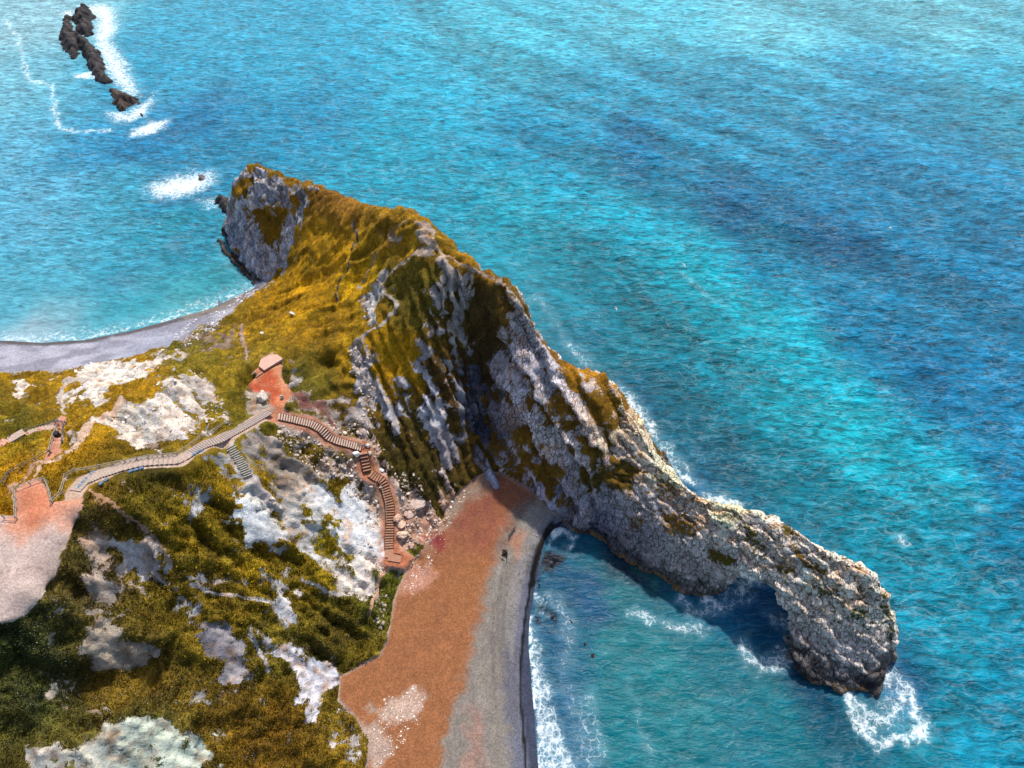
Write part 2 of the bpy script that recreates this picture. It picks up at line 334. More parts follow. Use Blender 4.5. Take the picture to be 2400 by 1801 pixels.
bare = [ # (polygon, vegetation cover left)
 ([(556,404),(600,393),(640,418),(700,425),(735,452),(715,520),(695,570),(660,632),(620,668),(590,662),(545,605),(520,545),(528,480)], .12),
 ([(890,632),(908,645),(895,690),(878,740),(868,775),(850,755),(858,700),(835,690),(870,668)], .1),
 ([(968,515),(992,520),(1030,580),(1022,598),(985,600),(980,575),(1008,572),(975,540)], .2),
 ([(1040,605),(1092,640),(1098,720),(1086,800),(1062,812),(1070,720),(1048,660)], .25),
 ([(1145,650),(1166,668),(1146,720),(1124,740),(1135,690)], .2),
 ([(975,780),(992,790),(1034,860),(1062,950),(1075,1080),(1055,1100),(1015,1020),(988,920),(975,840)], .22),
 ([(865,873),(892,890),(925,945),(942,1022),(926,1010),(880,925)], .05),
 ([(930,890),(950,900),(965,1010),(945,1000)], .3),
 ([(815,810),(840,803),(872,822),(868,870),(882,930),(875,985),(858,1005),(832,960),(842,900),(815,860)], .08),
 ([(650,992),(760,985),(870,990),(905,1080),(960,1120),(1000,1180),(1045,1230),(1010,1270),(950,1290),(900,1290),(862,1240),(800,1130),(730,1100),(640,1020)], .27),
 ([(690,960),(800,930),(880,960),(900,1040),(820,1040),(760,1000)], .45),
 ([(1195,700),(1245,770),(1290,830),(1360,880),(1330,900),(1300,940),(1240,960),(1190,900),(1170,800)], .34),
 ([(1150,940),(1240,960),(1330,900),(1380,960),(1380,1060),(1340,1180),(1330,1240),(1260,1160),(1180,1100)], .3),
 ([(1420,960),(1470,960),(1520,1030),(1560,1100),(1600,1300),(1330,1250),(1330,1200),(1420,1150),(1500,1120),(1440,1050)], .1),
 ([(1100,640),(1120,640),(1130,900),(1150,1090),(1120,1100),(1095,900)], .3),
 ([(535,1165),(560,1163),(622,1190),(682,1250),(660,1262),(620,1268),(590,1266),(560,1232),(535,1192)], .0),
 ([(530,1210),(560,1235),(600,1270),(590,1290),(545,1260)], .25),
 ([(705,1140),(760,1150),(832,1200),(882,1250),(902,1300),(880,1312),(820,1272),(765,1200)], .0),
 ([(770,1120),(830,1150),(878,1232),(884,1262),(850,1240),(800,1180)], .0),
 ([(445,1138),(494,1145),(488,1205),(450,1212)], .15),
 ([(520,1050),(545,1050),(565,1085),(640,1180),(660,1190),(640,1200),(560,1130),(530,1080)], .15),
 ([(600,1000),(640,1010),(700,1080),(760,1120),(780,1160),(700,1110),(630,1060)], .2),
 ([(335,1238),(382,1300),(402,1330),(470,1345),(476,1368),(400,1348),(355,1335),(340,1300)], .1),
 ([(180,1500),(220,1450),(285,1468),(350,1500),(385,1530),(335,1562),(230,1585),(188,1540)], .18),
 ([(470,1470),(530,1465),(580,1500),(592,1580),(560,1625),(522,1605),(480,1540)], .12),
 ([(590,1478),(640,1500),(685,1520),(772,1560),(802,1600),(762,1622),(722,1688),(690,1640),(682,1560),(620,1512)], .1),
 ([(600,1330),(640,1370),(700,1390),(660,1400),(600,1370)], .3),
 ([(290,1690),(400,1680),(470,1722),(505,1762),(420,1830),(60,1830),(60,1762),(200,1732)], .14),
 ([(60,1560),(180,1600),(220,1640),(120,1640)], .5),
 ([(172,868),(230,858),(330,850),(400,822),(436,800),(460,806),(404,850),(340,872),(262,898),(252,944),(212,942),(188,912)], .05),
 ([(218,1004),(285,943),(350,940),(382,900),(440,885),(505,915),(540,960),(548,992),(480,1004),(430,1034),(360,1062),(290,1040),(270,1010)], .14),
 ([(20,880),(50,878),(60,905),(45,930),(30,915)], .1),
 ([(130,900),(180,905),(190,950),(130,960)], .5),
 ([(420,770),(520,755),(560,800),(520,830),(440,820),(400,800)], .55),
 ([(215,1160),(260,1175),(340,1240),(330,1262),(260,1210)], .35),
 ([(230,1265),(330,1270),(355,1340),(330,1345),(270,1300)], .0),
 ([(160,1015),(182,1020),(178,1045),(160,1040)], .1),
 ([(540,775),(560,770),(562,800),(545,805)], .1),
 ([(905,560),(935,555),(925,585)], .3),
 ([(356,1342),(386,1348),(422,1370),(400,1378),(368,1366)], .1), ([(418,1402),(456,1410),(458,1428),(424,1430)], .15),
 ([(498,1340),(540,1350),(580,1350),(552,1378),(500,1366)], .35), ([(625,1402),(665,1396),(702,1435),(688,1468),(642,1444)], .2),
 ([(85,1610),(130,1598),(212,1608),(180,1642),(140,1648)], .35), ([(103,1468),(132,1478),(122,1518),(104,1518)], .3),
 ([(756,1690),(800,1670),(840,1700),(850,1780),(800,1790),(770,1750)], .45), ([(150,1430),(230,1420),(250,1440),(180,1470)], .5),
 ([(640,1215),(700,1290),(690,1300),(640,1260)], .4), ([(410,1150),(440,1150),(450,1175),(420,1180)], .45),
 ([(860,1290),(905,1300),(905,1340),(870,1340)], .35), ([(780,1330),(860,1300),(880,1350),(860,1400),(800,1380)], .5),
]
for poly, c in bare:
    m = inP(poly, 14 if min(b for a, b in poly) > 1130 else 9); cover = cover*(1-m)+c*m
green = [
 ([(536,446),(585,420),(606,412),(600,430),(566,470),(548,474)], .95),
 ([(576,488),(610,476),(645,478),(662,510),(652,560),(658,604),(636,566),(590,535)], .95),
 ([(668,456),(695,448),(702,478),(690,505),(676,480)], .9),
 ([(1330,852),(1380,866),(1420,884),(1445,925),(1400,940),(1350,915),(1295,870)], .92),
 ([(1398,970),(1440,945),(1472,965),(1475,1020),(1440,1060),(1400,1060),(1378,1010)], .9),
 ([(1260,900),(1330,940),(1360,980),(1330,1000),(1270,960),(1240,930)], .72),
 ([(1165,1000),(1230,1010),(1280,1060),(1330,1140),(1300,1150),(1220,1090),(1170,1060)], .72),
 ([(1160,880),(1190,870),(1215,930),(1290,985),(1270,1000),(1200,960)], .75),
 ([(1420,1060),(1500,1060),(1500,1110),(1450,1150),(1410,1140)], .9),
 ([(462,928),(500,935),(532,975),(524,1012),(492,1000),(486,960)], .95),
 ([(540,965),(600,935),(605,985),(560,985)], .9),
 ([(380,1035),(395,1030),(400,1050),(385,1055)], .9),
 ([(720,1050),(750,1045),(748,1090),(728,1080)], .85),
 ([(765,1130),(800,1125),(805,1150),(775,1160)], .95),
 ([(575,1030),(612,1050),(700,1130),(770,1200),(800,1270),(860,1310),(800,1330),(700,1290),(690,1250),(640,1180),(590,1110)], .9),
 ([(660,1040),(700,1055),(730,1085),(700,1090)], .9), ([(640,1010),(690,1015),(700,1035),(650,1035)], .85), ([(770,1020),(840,1060),(830,1080),(770,1050)], .6), ([(500,1120),(540,1160),(590,1270),(560,1300),(500,1230)], .8),
]
for poly, c in green:
    m = inP(poly, 6); cover = cover*(1-m)+c*m
# general scatter of thin spots
cover = cover-.45*sstep(.58, .74, fbm(GX*.22, GY*.22, GZ*.22, 4, 41))*(slope > .35)*(1-.8*R_G)
cover = cover+R_IN*(-.55*sstep(.53, .62, N_IN)-.35*sstep(.55, .66, N_IN2)+.3*(1-sstep(.38, .48, N_IN)))
cover = cover+R_R*((.46-N_R)*2.2)+R_R*(.42-sR)*.9-R_IN*(sI-.35)*.5
cover = cover+R_F*(-.5*sstep(.58, .68, N_F))
vegc = vegc*(1+R_G[..., None]*(N_G[..., None]-.5)*1.6+R_F[..., None]*(N_F[..., None]-.5)*1.2)
cover = cover+ragged*1.5
cover = cover-R_W*.0+(.5-N_W)*R_W*1.2
_st = (R_W*(N_W-.5)+(1-R_W)*(1-R_IN)*(1-R_R)*(N_F2-.5))[..., None]
rockc = rockc*(1+_st*1.5)
rockc = np.where(_st < 0, rockc*(1+_st*np.array([.9, .4, 0])), rockc*(1+_st*np.array([.3, .1, -.3])))*(1.22+.25*sstep(1300, 1500, PY))[..., None]
soil = sstep(.55, .68, fbm(GX*.8, GY*.8, GZ*.8, 4, 253))[..., None]*(1-R_IN*.6)[..., None]
rockc = rockc*(1-soil*.55)+lin((120,104,92))*soil*.55
for poly, c, rgb in [([(1095,640),(1140,660),(1190,720),(1170,800),(1150,900),(1120,880),(1098,760)], .95, (66,52,26)),
    ([(1180,690),(1215,740),(1205,790),(1180,770)], .9, (112,80,26)), ([(868,760),(975,745),(985,860),(985,930),(940,900),(900,870),(872,820)], .95, (188,138,16)),
    ([(905,605),(985,600),(1030,640),(1025,720),(985,780),(930,770),(905,700)], .92, (112,94,26)), ([(1000,820),(1030,850),(1060,930),(1075,1010),(1040,960),(1015,900)], .8, (96,66,26)),
    ([(940,900),(985,960),(1000,1060),(960,1040)], .75, (80,68,24)), ([(880,980),(960,1040),(1040,1120),(1000,1200),(950,1150),(900,1080)], .9, (72,60,20))]:
    m = inP(poly, 14); cover = cover*(1-m)+(c+ragged*1.2)*m; vegc = vegc*(1-m[..., None]*.7)+lin(rgb)*m[..., None]*.7
patchy = fbm(GX*.16, GY*.16, GZ*.16, 4, 223)[..., None]
vegc = vegc*(1-sstep(.52, .62, patchy)*.35)+vegc*np.array([.68, .82, .95])*sstep(.52, .62, patchy)*.35
vegc = vegc*(1+.35*sstep(1150, 1350, PY)*sstep(1000, 900, PX))[..., None]
vegc = vegc*(1-.22*sstep(500, 250, PX)*sstep(1250, 1100, PY))[..., None]
gold = sstep(.54, .64, fbm(GX*.3+50, GY*.3, GZ*.3, 4, 227))[..., None]
vegc = vegc*(1+gold*.5)
rockc = rockc*(1+(R_IN*(sI-.4)*.35+R_R*(sR-.5)*.3+R_IN*(N_IN2-.5)*1.1+R_R*(N_R-.5)*.5)[..., None])

def paint(mask, rgb, cv=0.0, k=.60):
    global rockc, cover
    rockc = rockc*(1-mask[..., None])+lin(rgb, k)*mask[..., None]
    cover = cover*(1-mask)+cv*mask
sand = np.zeros(GX.shape); pathm = np.zeros(GX.shape)
crk = np.maximum(inP([(1060,650),(1200,650),(1440,860),(1600,1100),(1600,1400),(1200,1200),(1100,1100),(1080,800)], 20), .8*inP(bare[0][0], 12))
# trails
for line, wp, rgb in [
 ([(975,520),(1000,548),(1035,588),(1095,622),(1150,650),(1180,668)], 4, (196,168,148)),
 ([(960,515),(930,530),(905,560),(870,610),(840,660)], 2.5, (190,150,60)),
 ([(1010,572),(985,590),(945,620),(915,640),(892,640)], 4, (186,172,160)),
 ([(888,650),(905,690),(930,712),(925,730),(895,762),(850,790),(815,812)], 3.5, (200,190,180)),
 ([(832,515),(836,550),(822,610),(800,660),(785,700)], 2.2, (70,54,22)),
 ([(80,1120),(100,1095),(140,1080),(178,1060),(205,1025),(222,1000),(250,970),(290,940)], 6, (226,196,176)),
 ([(572,760),(568,800),(578,826),(582,850)], 4, (186,160,150)),
 ([(905,1318),(890,1360),(880,1400),(865,1440)], 4, (210,160,130)),
 ([(690,920),(740,950),(790,1000)], 4, (150,100,92)),
 ([(0,1050),(20,1040),(62,1020),(110,1004),(140,992)], 8, (222,170,156)),
 ([(146,985),(138,1020),(125,1050),(112,1072)], 8, (222,160,140)),
 ([(112,1072),(70,1098),(30,1125),(0,1160)], 4, (200,160,130)),
 ([(705,885),(670,905)], 4, (200,196,196)),
 ([(545,1040),(560,1075),(590,1120),(640,1180)], 7, (206,200,206)),
 ([(150,970),(135,930),(150,900),(210,880)], 3.5, (206,196,190)),
 ([(447,1368),(500,1390),(560,1400),(632,1414)], 4, (206,204,210)), ([(710,1358),(768,1390),(823,1397),(834,1370)], 4, (206,204,206)), ([(582,1488),(606,1520),(632,1570)], 4, (200,204,214)), ([(210,1150),(260,1180),(330,1230),(385,1290),(400,1318)], 4, (200,160,126)),
]:
    paint(inL(line, wp, 4), rgb)
m = inP(PLAZA, 3, False); paint(m, (214,140,106))
m2 = inP([(575,895),(640,880),(672,930),(650,950),(600,935)], 14)*m; paint(m2, (196,96,64))
m2 = inP([(640,850),(668,860),(664,890),(690,930),(660,900)], 10)*m; paint(m2, (226,168,128))
pathm = np.maximum(pathm, m)
m = inP([(582,918),(632,918),(630,985),(590,985)], 8); paint(m, (186,178,170), .05)
m = inP([(690,915),(760,940),(770,965),(700,945)], 8); paint(m, (140,96,92), .1)
mt = inP(TERR, 4, False, PX+JX*22+JF*10, PY+JY*14+JG*10); paint(mt, (224,206,204), 0, .5); pathm = np.maximum(pathm, mt); paint(mt*sstep(.5, .66, fbm(GX*.25, GY*.25, 0, 5, 421))*.5, (196,176,172), 0, .5); tr_ = np.abs(fbm(GX*.12, GY*.12, 0, 3, 423)-.5); paint(mt*(1-sstep(.0, .012, tr_))*.6, (150,132,124), 0, .5)
m2 = inP([(0,1200),(34,1150),(100,1120),(190,1140),(190,1200),(110,1250),(40,1270),(0,1250)], 26)*mt; paint(m2, (218,160,136))
m2 = inP([(60,1150),(110,1140),(120,1200),(80,1230),(50,1210)], 18)*mt; paint(m2, (206,134,104))
dsp, vsp = polydist(GX, GY, spW)
ms = 1-sstep(1.0, 1.6, dsp+JX*1.5); paint(ms, (208,182,166)); pathm = np.maximum(pathm, ms)
for k in stW:
    d, v = polydist(GX, GY, stW[k]); mm = 1-sstep(1.2, 2.2, d+JX*1.5); paint(mm*.8, (196,124,92))
d, v = polydist(GX, GY, deckW); mm = 1-sstep(1.2, 2.6, d); paint(mm, (196,124,92))
m = inP([(862,1098),(890,1104),(872,1130),(840,1120),(810,1085),(850,1090)], 6); paint(m, (204,140,110))
m = inP([(960,1170),(1040,1230),(1045,1260),(1000,1280),(930,1290),(925,1230)], 16); paint(m*.7, (196,146,124))
# main beach
BEACH = [(1106,1124),(1140,1104),(1185,1112),(1260,1160),(1345,1240),(1400,1500),(1450,2300),(880,2300),(858,1796),(866,1737),(835,1686),(792,1640),(796,1585),(890,1534),(905,1502),(925,1400),(945,1350),(966,1320),(1000,1270),(1047,1228),(1042,1190),(1075,1155)]
mb = inP(BEACH, 3, False, PX+JX*12, PY+JY*12)
JX2 = (fbm(GX*.9, GY*.9, 0, 3, 77)-.5)*14
grain = fbm(GX*.3, GY*.3, 0, 4, 401)
paint(mb, (174,114,74), 0, .56); sand = np.maximum(sand, mb)
red = inP([(1140,1110),(1200,1130),(1260,1170),(1200,1215),(1150,1290),(1040,1300),(1060,1180)], 40)*mb; paint(red*.8, (158,92,76), 0, .54); paint(mb*sstep(.5, .7, grain)*.5, (160,104,70))
gry = inP([(1040,1180),(1120,1120),(1160,1150),(1100,1170),(1060,1230),(1000,1290)], 22)*mb; paint(gry, (160,138,120))
tanx = [(1265,1160),(1215,1195),(1190,1240),(1178,1290),(1140,1360),(1128,1430),(1112,1500),(1090,1580),(1055,1680),(1030,1800),(1025,2300)]
tan = inP(tanx+[(1500,2300),(1500,1200)], 20, False, PX+JX*36+JX2*2.5, PY)*mb; paint(tan, (156,146,136), 0, .54)
m = inP([(1215,1250),(1240,1240),(1235,1290),(1205,1310),(1195,1270)], 10)*mb; paint(m, (184,136,112))
m = inP([(1110,1660),(1130,1690),(1110,1850),(1085,1850)], 16)*mb; paint(m*.7, (180,130,112))
blu = inP([(1330,1190),(1280,1205),(1255,1240),(1245,1290),(1215,1340),(1200,1400),(1188,1500),(1182,1600),(1190,1700),(1196,1800),(1200,2300),(1500,2300),(1500,1200)], 18, False, PX+JX*24+JX2*2, PY)*mb; paint(blu, (116,118,134))
wet = inP([(1335,1215),(1300,1235),(1276,1290),(1252,1350),(1234,1430),(1222,1500),(1220,1600),(1228,1700),(1240,1800),(1245,2300),(1500,2300),(1500,1200)], 4, False, PX+JX*8, PY)*mb; paint(wet, (70,76,96))
weed = inL([(1322,1218),(1298,1236),(1272,1272),(1262,1310),(1246,1360),(1234,1420),(1226,1480),(1221,1540),(1219,1620),(1224,1700),(1232,1800),(1238,1900)], 3.2, 3, .15)*mb
weed = np.maximum(weed, inL([(1292,1230),(1272,1262),(1262,1290),(1252,1330),(1244,1370)], 8, 6, .3)*mb)
weed = np.maximum(weed, inL([(1255,1280),(1240,1310),(1225,1345),(1212,1385),(1203,1410)], 5, 8, .5)*mb*sstep(.42, .58, fbm(GX*1.6, GY*1.6, 0, 3, 5)))
weed = np.maximum(weed, inL([(1202,1240),(1196,1270)], 3, 4, .4)*mb)
paint(weed, (16,16,18))
wp = inP([(885,1660),(930,1640),(970,1622),(1000,1650),(980,1690),(930,1700),(890,1690)], 14)*mb; paint(wp*.85, (212,184,166))
wp = inP([(830,1688),(905,1720),(915,1760),(880,1800),(860,1750)], 14)*mb; paint(wp*.8, (206,182,166))
wp = inP([(850,1655),(870,1650),(880,1665),(860,1675)], 8)*mb; paint(wp*.7, (190,176,160))
wp = inP([(940,1350),(1000,1310),(1030,1340),(1005,1370),(960,1390),(935,1400)], 14)*mb; paint(wp*.7, (214,158,136))
wp = inP([(990,1240),(1030,1245),(1050,1270),(1030,1285),(1000,1270)], 10); paint(wp*.85, (140,40,52), .0)
dsh, _ = polydist(GX, GY, shW)
rdg = sstep(.52, .62, fbm(dsh*.9+JX*.8, (GX+GY)*.05, 0, 3, 441))*mb*sstep(1, 3, dsh)*(1-sstep(7, 11, dsh))
paint(rdg*.4, (112,106,106), 0, .5)
rdl = sstep(.56, .66, fbm(dsh*.7+3, (GX+GY)*.04, 0, 3, 443))*mb*sstep(1, 3, dsh)*(1-sstep(7, 11, dsh))
paint(rdl*.4, (186,178,170), 0, .56)
edge = mb*(1-sstep(0, 9, sdpoly(PX, PY, np.array(BEACH, float)))); paint(edge*.7, (190,160,142), .1)
# cove beach
CB = [(-900,785),(0,795),(200,790),(400,745),(500,715),(610,660),(612,670),(565,706),(530,742),(500,762),(470,758),(430,790),(380,812),(290,842),(200,858),(100,870),(0,872),(-900,872)]
mc = inP(CB, 3, False, PX+JX*10, PY+JY*10)
mc = np.maximum(mc, (GZ < 2.2)*(GY > 100)*(GX < -62)*(slope < 1.0)*(PX < 640))
paint(mc, (146,144,156), 0, .66); paint(mc*sstep(.45, .65, fbm(GX*.15, GY*.3, 0, 4, 411))*.6, (186,184,196), 0, .75); sand = np.maximum(sand, mc)
m = inL([(0,802),(100,806),(200,799),(300,781),(400,755),(480,733),(560,700),(604,676)], 5, 6, .1)*mc; paint(m, (104,98,100))
m = inP([(230,830),(330,790),(440,770),(460,790),(400,800),(330,840)], 18)*mc; paint(m*.7, (178,180,198))
m = inL([(440,740),(520,720),(600,690)], 8, 12)*mc; paint(m*.7, (158,144,132))
# rock below high water is dark with a brown algae hem
tide = (1-sstep(.9, 2.2, GZ+JX*2.5))*(1-sand)
paint(tide, (40,38,40)); 
tide2 = (1-sstep(.3, .9, GZ+JX*1.2))*(1-sand); paint(tide2, (128,96,58))
# hem of wet dark rock by the beach under the eastern headland
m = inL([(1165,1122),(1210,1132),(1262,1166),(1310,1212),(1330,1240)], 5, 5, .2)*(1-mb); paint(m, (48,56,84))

# ---- carve stairs and paths
def carve(Pw, half, fall, off):
    global GZ
    d, v = polydist(GX, GY, Pw)
    t = 1-sstep(half, half+fall, d)
    GZ = GZ*(1-t)+(v+off)*t
flat = np.maximum(inP(TERR, 6, False), 0)
carve(spW, 1.5, 1.6, -.14)
for k in stW: carve(stW[k], 1.2, 1.4, -.22)
carve(deckW, 1.4, 1.2, -.25)
BAL = np.array([W3(540,1048,27.3), W3(556,1070,26), W3(572,1098,24.6), W3(584,1120,23.4)])
carve(BAL, 1.2, 1.2, -.2)

# ---- relief: tussocks on grass, blocks and ribs on rock
cv = np.clip(cover, 0, 1)
calm = np.clip(1-sand-pathm, 0, 1)
for Pw, hw in [(spW, 1.6)]+[(stW[k], 1.4) for k in stW]+[(deckW, 1.5), (BAL, 1.3)]:
    d, _ = polydist(GX, GY, Pw); calm = calm*sstep(hw, hw+1.2, d)
nz, ny_ = None, None
sy, sx = np.gradient(GZ, RES)
nl = np.sqrt(sx**2+sy**2+1)
NXn, NYn, NZn = -sx/nl, -sy/nl, 1/nl
big = (fbm(GX*.11, GY*.11, GZ*.11, 4, 3)-.5)*2.6
tus = np.abs(fbm(GX*.55, GY*.55, GZ*.55, 4, 9)-.5)*-1.5+.25+(fbm(GX*1.7, GY*1.7, GZ*1.7, 2, 19)-.5)*.5
lump = (fbm(GX*.35, GY*.35, GZ*.35, 3, 29)-.5)*1.5
fold = R_G*(.42-np.abs(N_G-.5)*6)*1.1+sstep(2, 9, polydist(GX, GY, spW)[0])*R_F*(.42-np.abs(N_F-.5)*6)*2.6+(1-R_G-R_F-R_IN-R_R).clip(0, 1)*(.35-np.abs(fbm(GX*.13, GY*.13, GZ*.13, 3, 229)-.5)*6)*2.0
dark = sstep(900, 1250, PY)*sstep(1100, 950, PX)       # bushy foreground
# bedding frame
bx = np.cos(.9)*GX+np.sin(.9)*GY; by = -np.sin(.9)*GX+np.cos(.9)*GY
wx = GX+JX*2.5; wy = GY+JY*2.5
f1, f2, idv = worley(wx*.42, wy*.42, GZ*.42, 5)
f1b, f2b, idb = worley(wx*1.0+5, wy*1.0, GZ*.8, 8)
crack = 1-sstep(.0, .16, f2-f1); crackb = 1-sstep(0, .18, f2b-f1b)
rib = (np.abs(fbm(bx*.9, by*.16, GZ*.12, 3, 31)-.5)*-3.0+.45)
bf = 1-.55*np.maximum(R_R, R_IN)
rockd = (-.75*crack+(idv-.5)*.9-.3*crackb+(idb-.5)*.25)*bf+rib*.5*bf
sf1, sf2, sid = worley(GX*.45+JX*2, GY*.45+JY*2, GZ*.3, 301); sg1, sg2, sie = worley(GX*1.15, GY*1.15, GZ*.9, 305)
dome = (.62-sf1)*2.0*(.4+sid)+(.6-sg1)*.7
vegd = tus*(.6+.3*dark)+lump*(.5+.5*dark)+dome*(.10+.75*dark)*sstep(.38, .5, fbm(GX*.12, GY*.12, 0, 3, 309)+.12*dark)
vegc = vegc*(1+((sid-.5)*.5*(.2+.8*dark)+(sie-.5)*.35)[..., None])
rockd = rockd*(.25+.75*crk)+(1-crk)*((N_IN-.5)*3.2*R_IN+(N_IN2-.5)*1.4*R_IN+(fbm(GX*.8, GY*.8, GZ*.8, 4, 231)-.5)*1.8+(N_W-.5)*2.6*R_W+(N_F2-.5)*1.8*(1-R_W)*(1-R_IN)*(1-R_R))
disp = (R_R*(sR-.5)*2.4+R_IN*(sI-.45)*1.9)*(1-.3*cv)
disp = (disp+vegd*cv+rockd*(1-cv)+big*(.6+.5*(1-cv))+fold*(.4+.6*cv))*calm
slab = np.maximum.reduce([inP(bare[i][0], 10) for i in (15, 17, 18, 35)])
disp = disp*(1-.8*slab)+(big*.5+(N_F2-.5)*1.2)*calm*slab*.6
rockc = rockc*(1+.35*crk*(1-sand)*(1-pathm))[..., None]
disp += sand*((fbm(GX*.25, GY*.25, 0, 3, 51)-.5)*.5+(fbm(GX*1.5, GY*1.5, 0, 2, 52)-.5)*.12)*(1-.8*(GZ < .6))
disp *= sstep(-4, -1, GZ)*.999
VX, VY, VZ = GX+NXn*disp*.9, GY+NYn*disp*.9, GZ+NZn*disp
# rock block tint (mineral variation, block to block)
tint = 1+((idv-.5)*.40+(idb-.5)*.2)*crk+(1-crk)*(fbm(GX*.5, GY*.5, GZ*.5, 4, 233)-.5)*.5
slabc = (fbm(GX*.3, GY*.9, GZ*.5, 4, 431)[..., None]-.5)*.5+1
rockc = rockc*(1-slab[..., None]*.75)+lin((192,200,212))*slabc*slab[..., None]*.75
rockc = np.clip(rockc*np.where(sand > .3, 1, tint)[..., None], 0, .9)
stain = sstep(.60, .78, fbm(GX*.5+40, GY*.5, GZ*.2, 4, 61))*(1-sand)*(1-pathm)
rockc = rockc*(1-stain[..., None]*.55)+lin((170,128,84))*stain[..., None]*.55*rockc.mean(-1, keepdims=True)*2.2

def height(x, y):
    return float(bil(VZ, X0, Y0, RES, np.array([x]), np.array([y]))[0])
def heightA(x, y):
    return bil(VZ, X0, Y0, RES, x, y)
def onland(px, py, z0=130.0):
    """first hit of the sight line with the land"""
    a = np.array(W3(px, py, 60)); b = np.array(W3(px, py, -1))
    t = np.linspace(0, 1, 1200); P = a+(b-a)*t[:, None]
    h = heightA(P[:, 0], P[:, 1]); k = np.argmax(P[:, 2] < h)
    if not (P[:, 2] < h).any(): k = -1
    return P[k]

# ------------------------------------------------------------------ materials
def new_mat(name):
    m = bpy.data.materials.new(name); m.use_nodes = True
    nt = m.node_tree; b = nt.nodes['Principled BSDF']
    return m, nt, b
class NT:
    def __init__(s, nt): s.nt = nt
    def n(s, t, **k):
        nd = s.nt.nodes.new(t)
        for a, v in k.items():
            if a.startswith('i_'):
                nd.inputs[a[2:].replace('_', ' ')].default_value = v
            else: setattr(nd, a, v)
        return nd
    def l(s, a, b): s.nt.links.new(a, b)
    def math(s, op, a, b=None, c=None, clamp=False):
        nd = s.nt.nodes.new('ShaderNodeMath'); nd.operation = op; nd.use_clamp = clamp
        for i, v in enumerate((a, b, c)):
            if v is None: continue
            if isinstance(v, (int, float)): nd.inputs[i].default_value = v
            else: s.l(v, nd.inputs[i])
        return nd.outputs[0]
    def mix(s, f, a, b, bt='MIX'):
        nd = s.nt.nodes.new('ShaderNodeMix'); nd.data_type = 'RGBA'; nd.blend_type = bt
        for i, v in ((0, f), (6, a), (7, b)):
            if isinstance(v, (int, float)): nd.inputs[i].default_value = v
            elif isinstance(v, tuple): nd.inputs[i].default_value = v if len(v) == 4 else (*v, 1)
            else: s.l(v, nd.inputs[i])
        return nd.outputs[2]
    def mr(s, v, a, b, c, d, smooth=False):
        nd = s.nt.nodes.new('ShaderNodeMapRange')
        if smooth: nd.interpolation_type = 'SMOOTHSTEP'
        s.l(v, nd.inputs[0])
        for i, x in enumerate((a, b, c, d)): nd.inputs[i+1].default_value = x
        return nd.outputs[0]
    def noise(s, vec, scale, detail=4, rough=.55, dist=0.0):
        nd = s.nt.nodes.new('ShaderNodeTexNoise')
        nd.inputs['Scale'].default_value = scale; nd.inputs['Detail'].default_value = detail
        nd.inputs['Roughness'].default_value = rough; nd.inputs['Distortion'].default_value = dist
        s.l(vec, nd.inputs['Vector']); return nd.outputs['Fac']

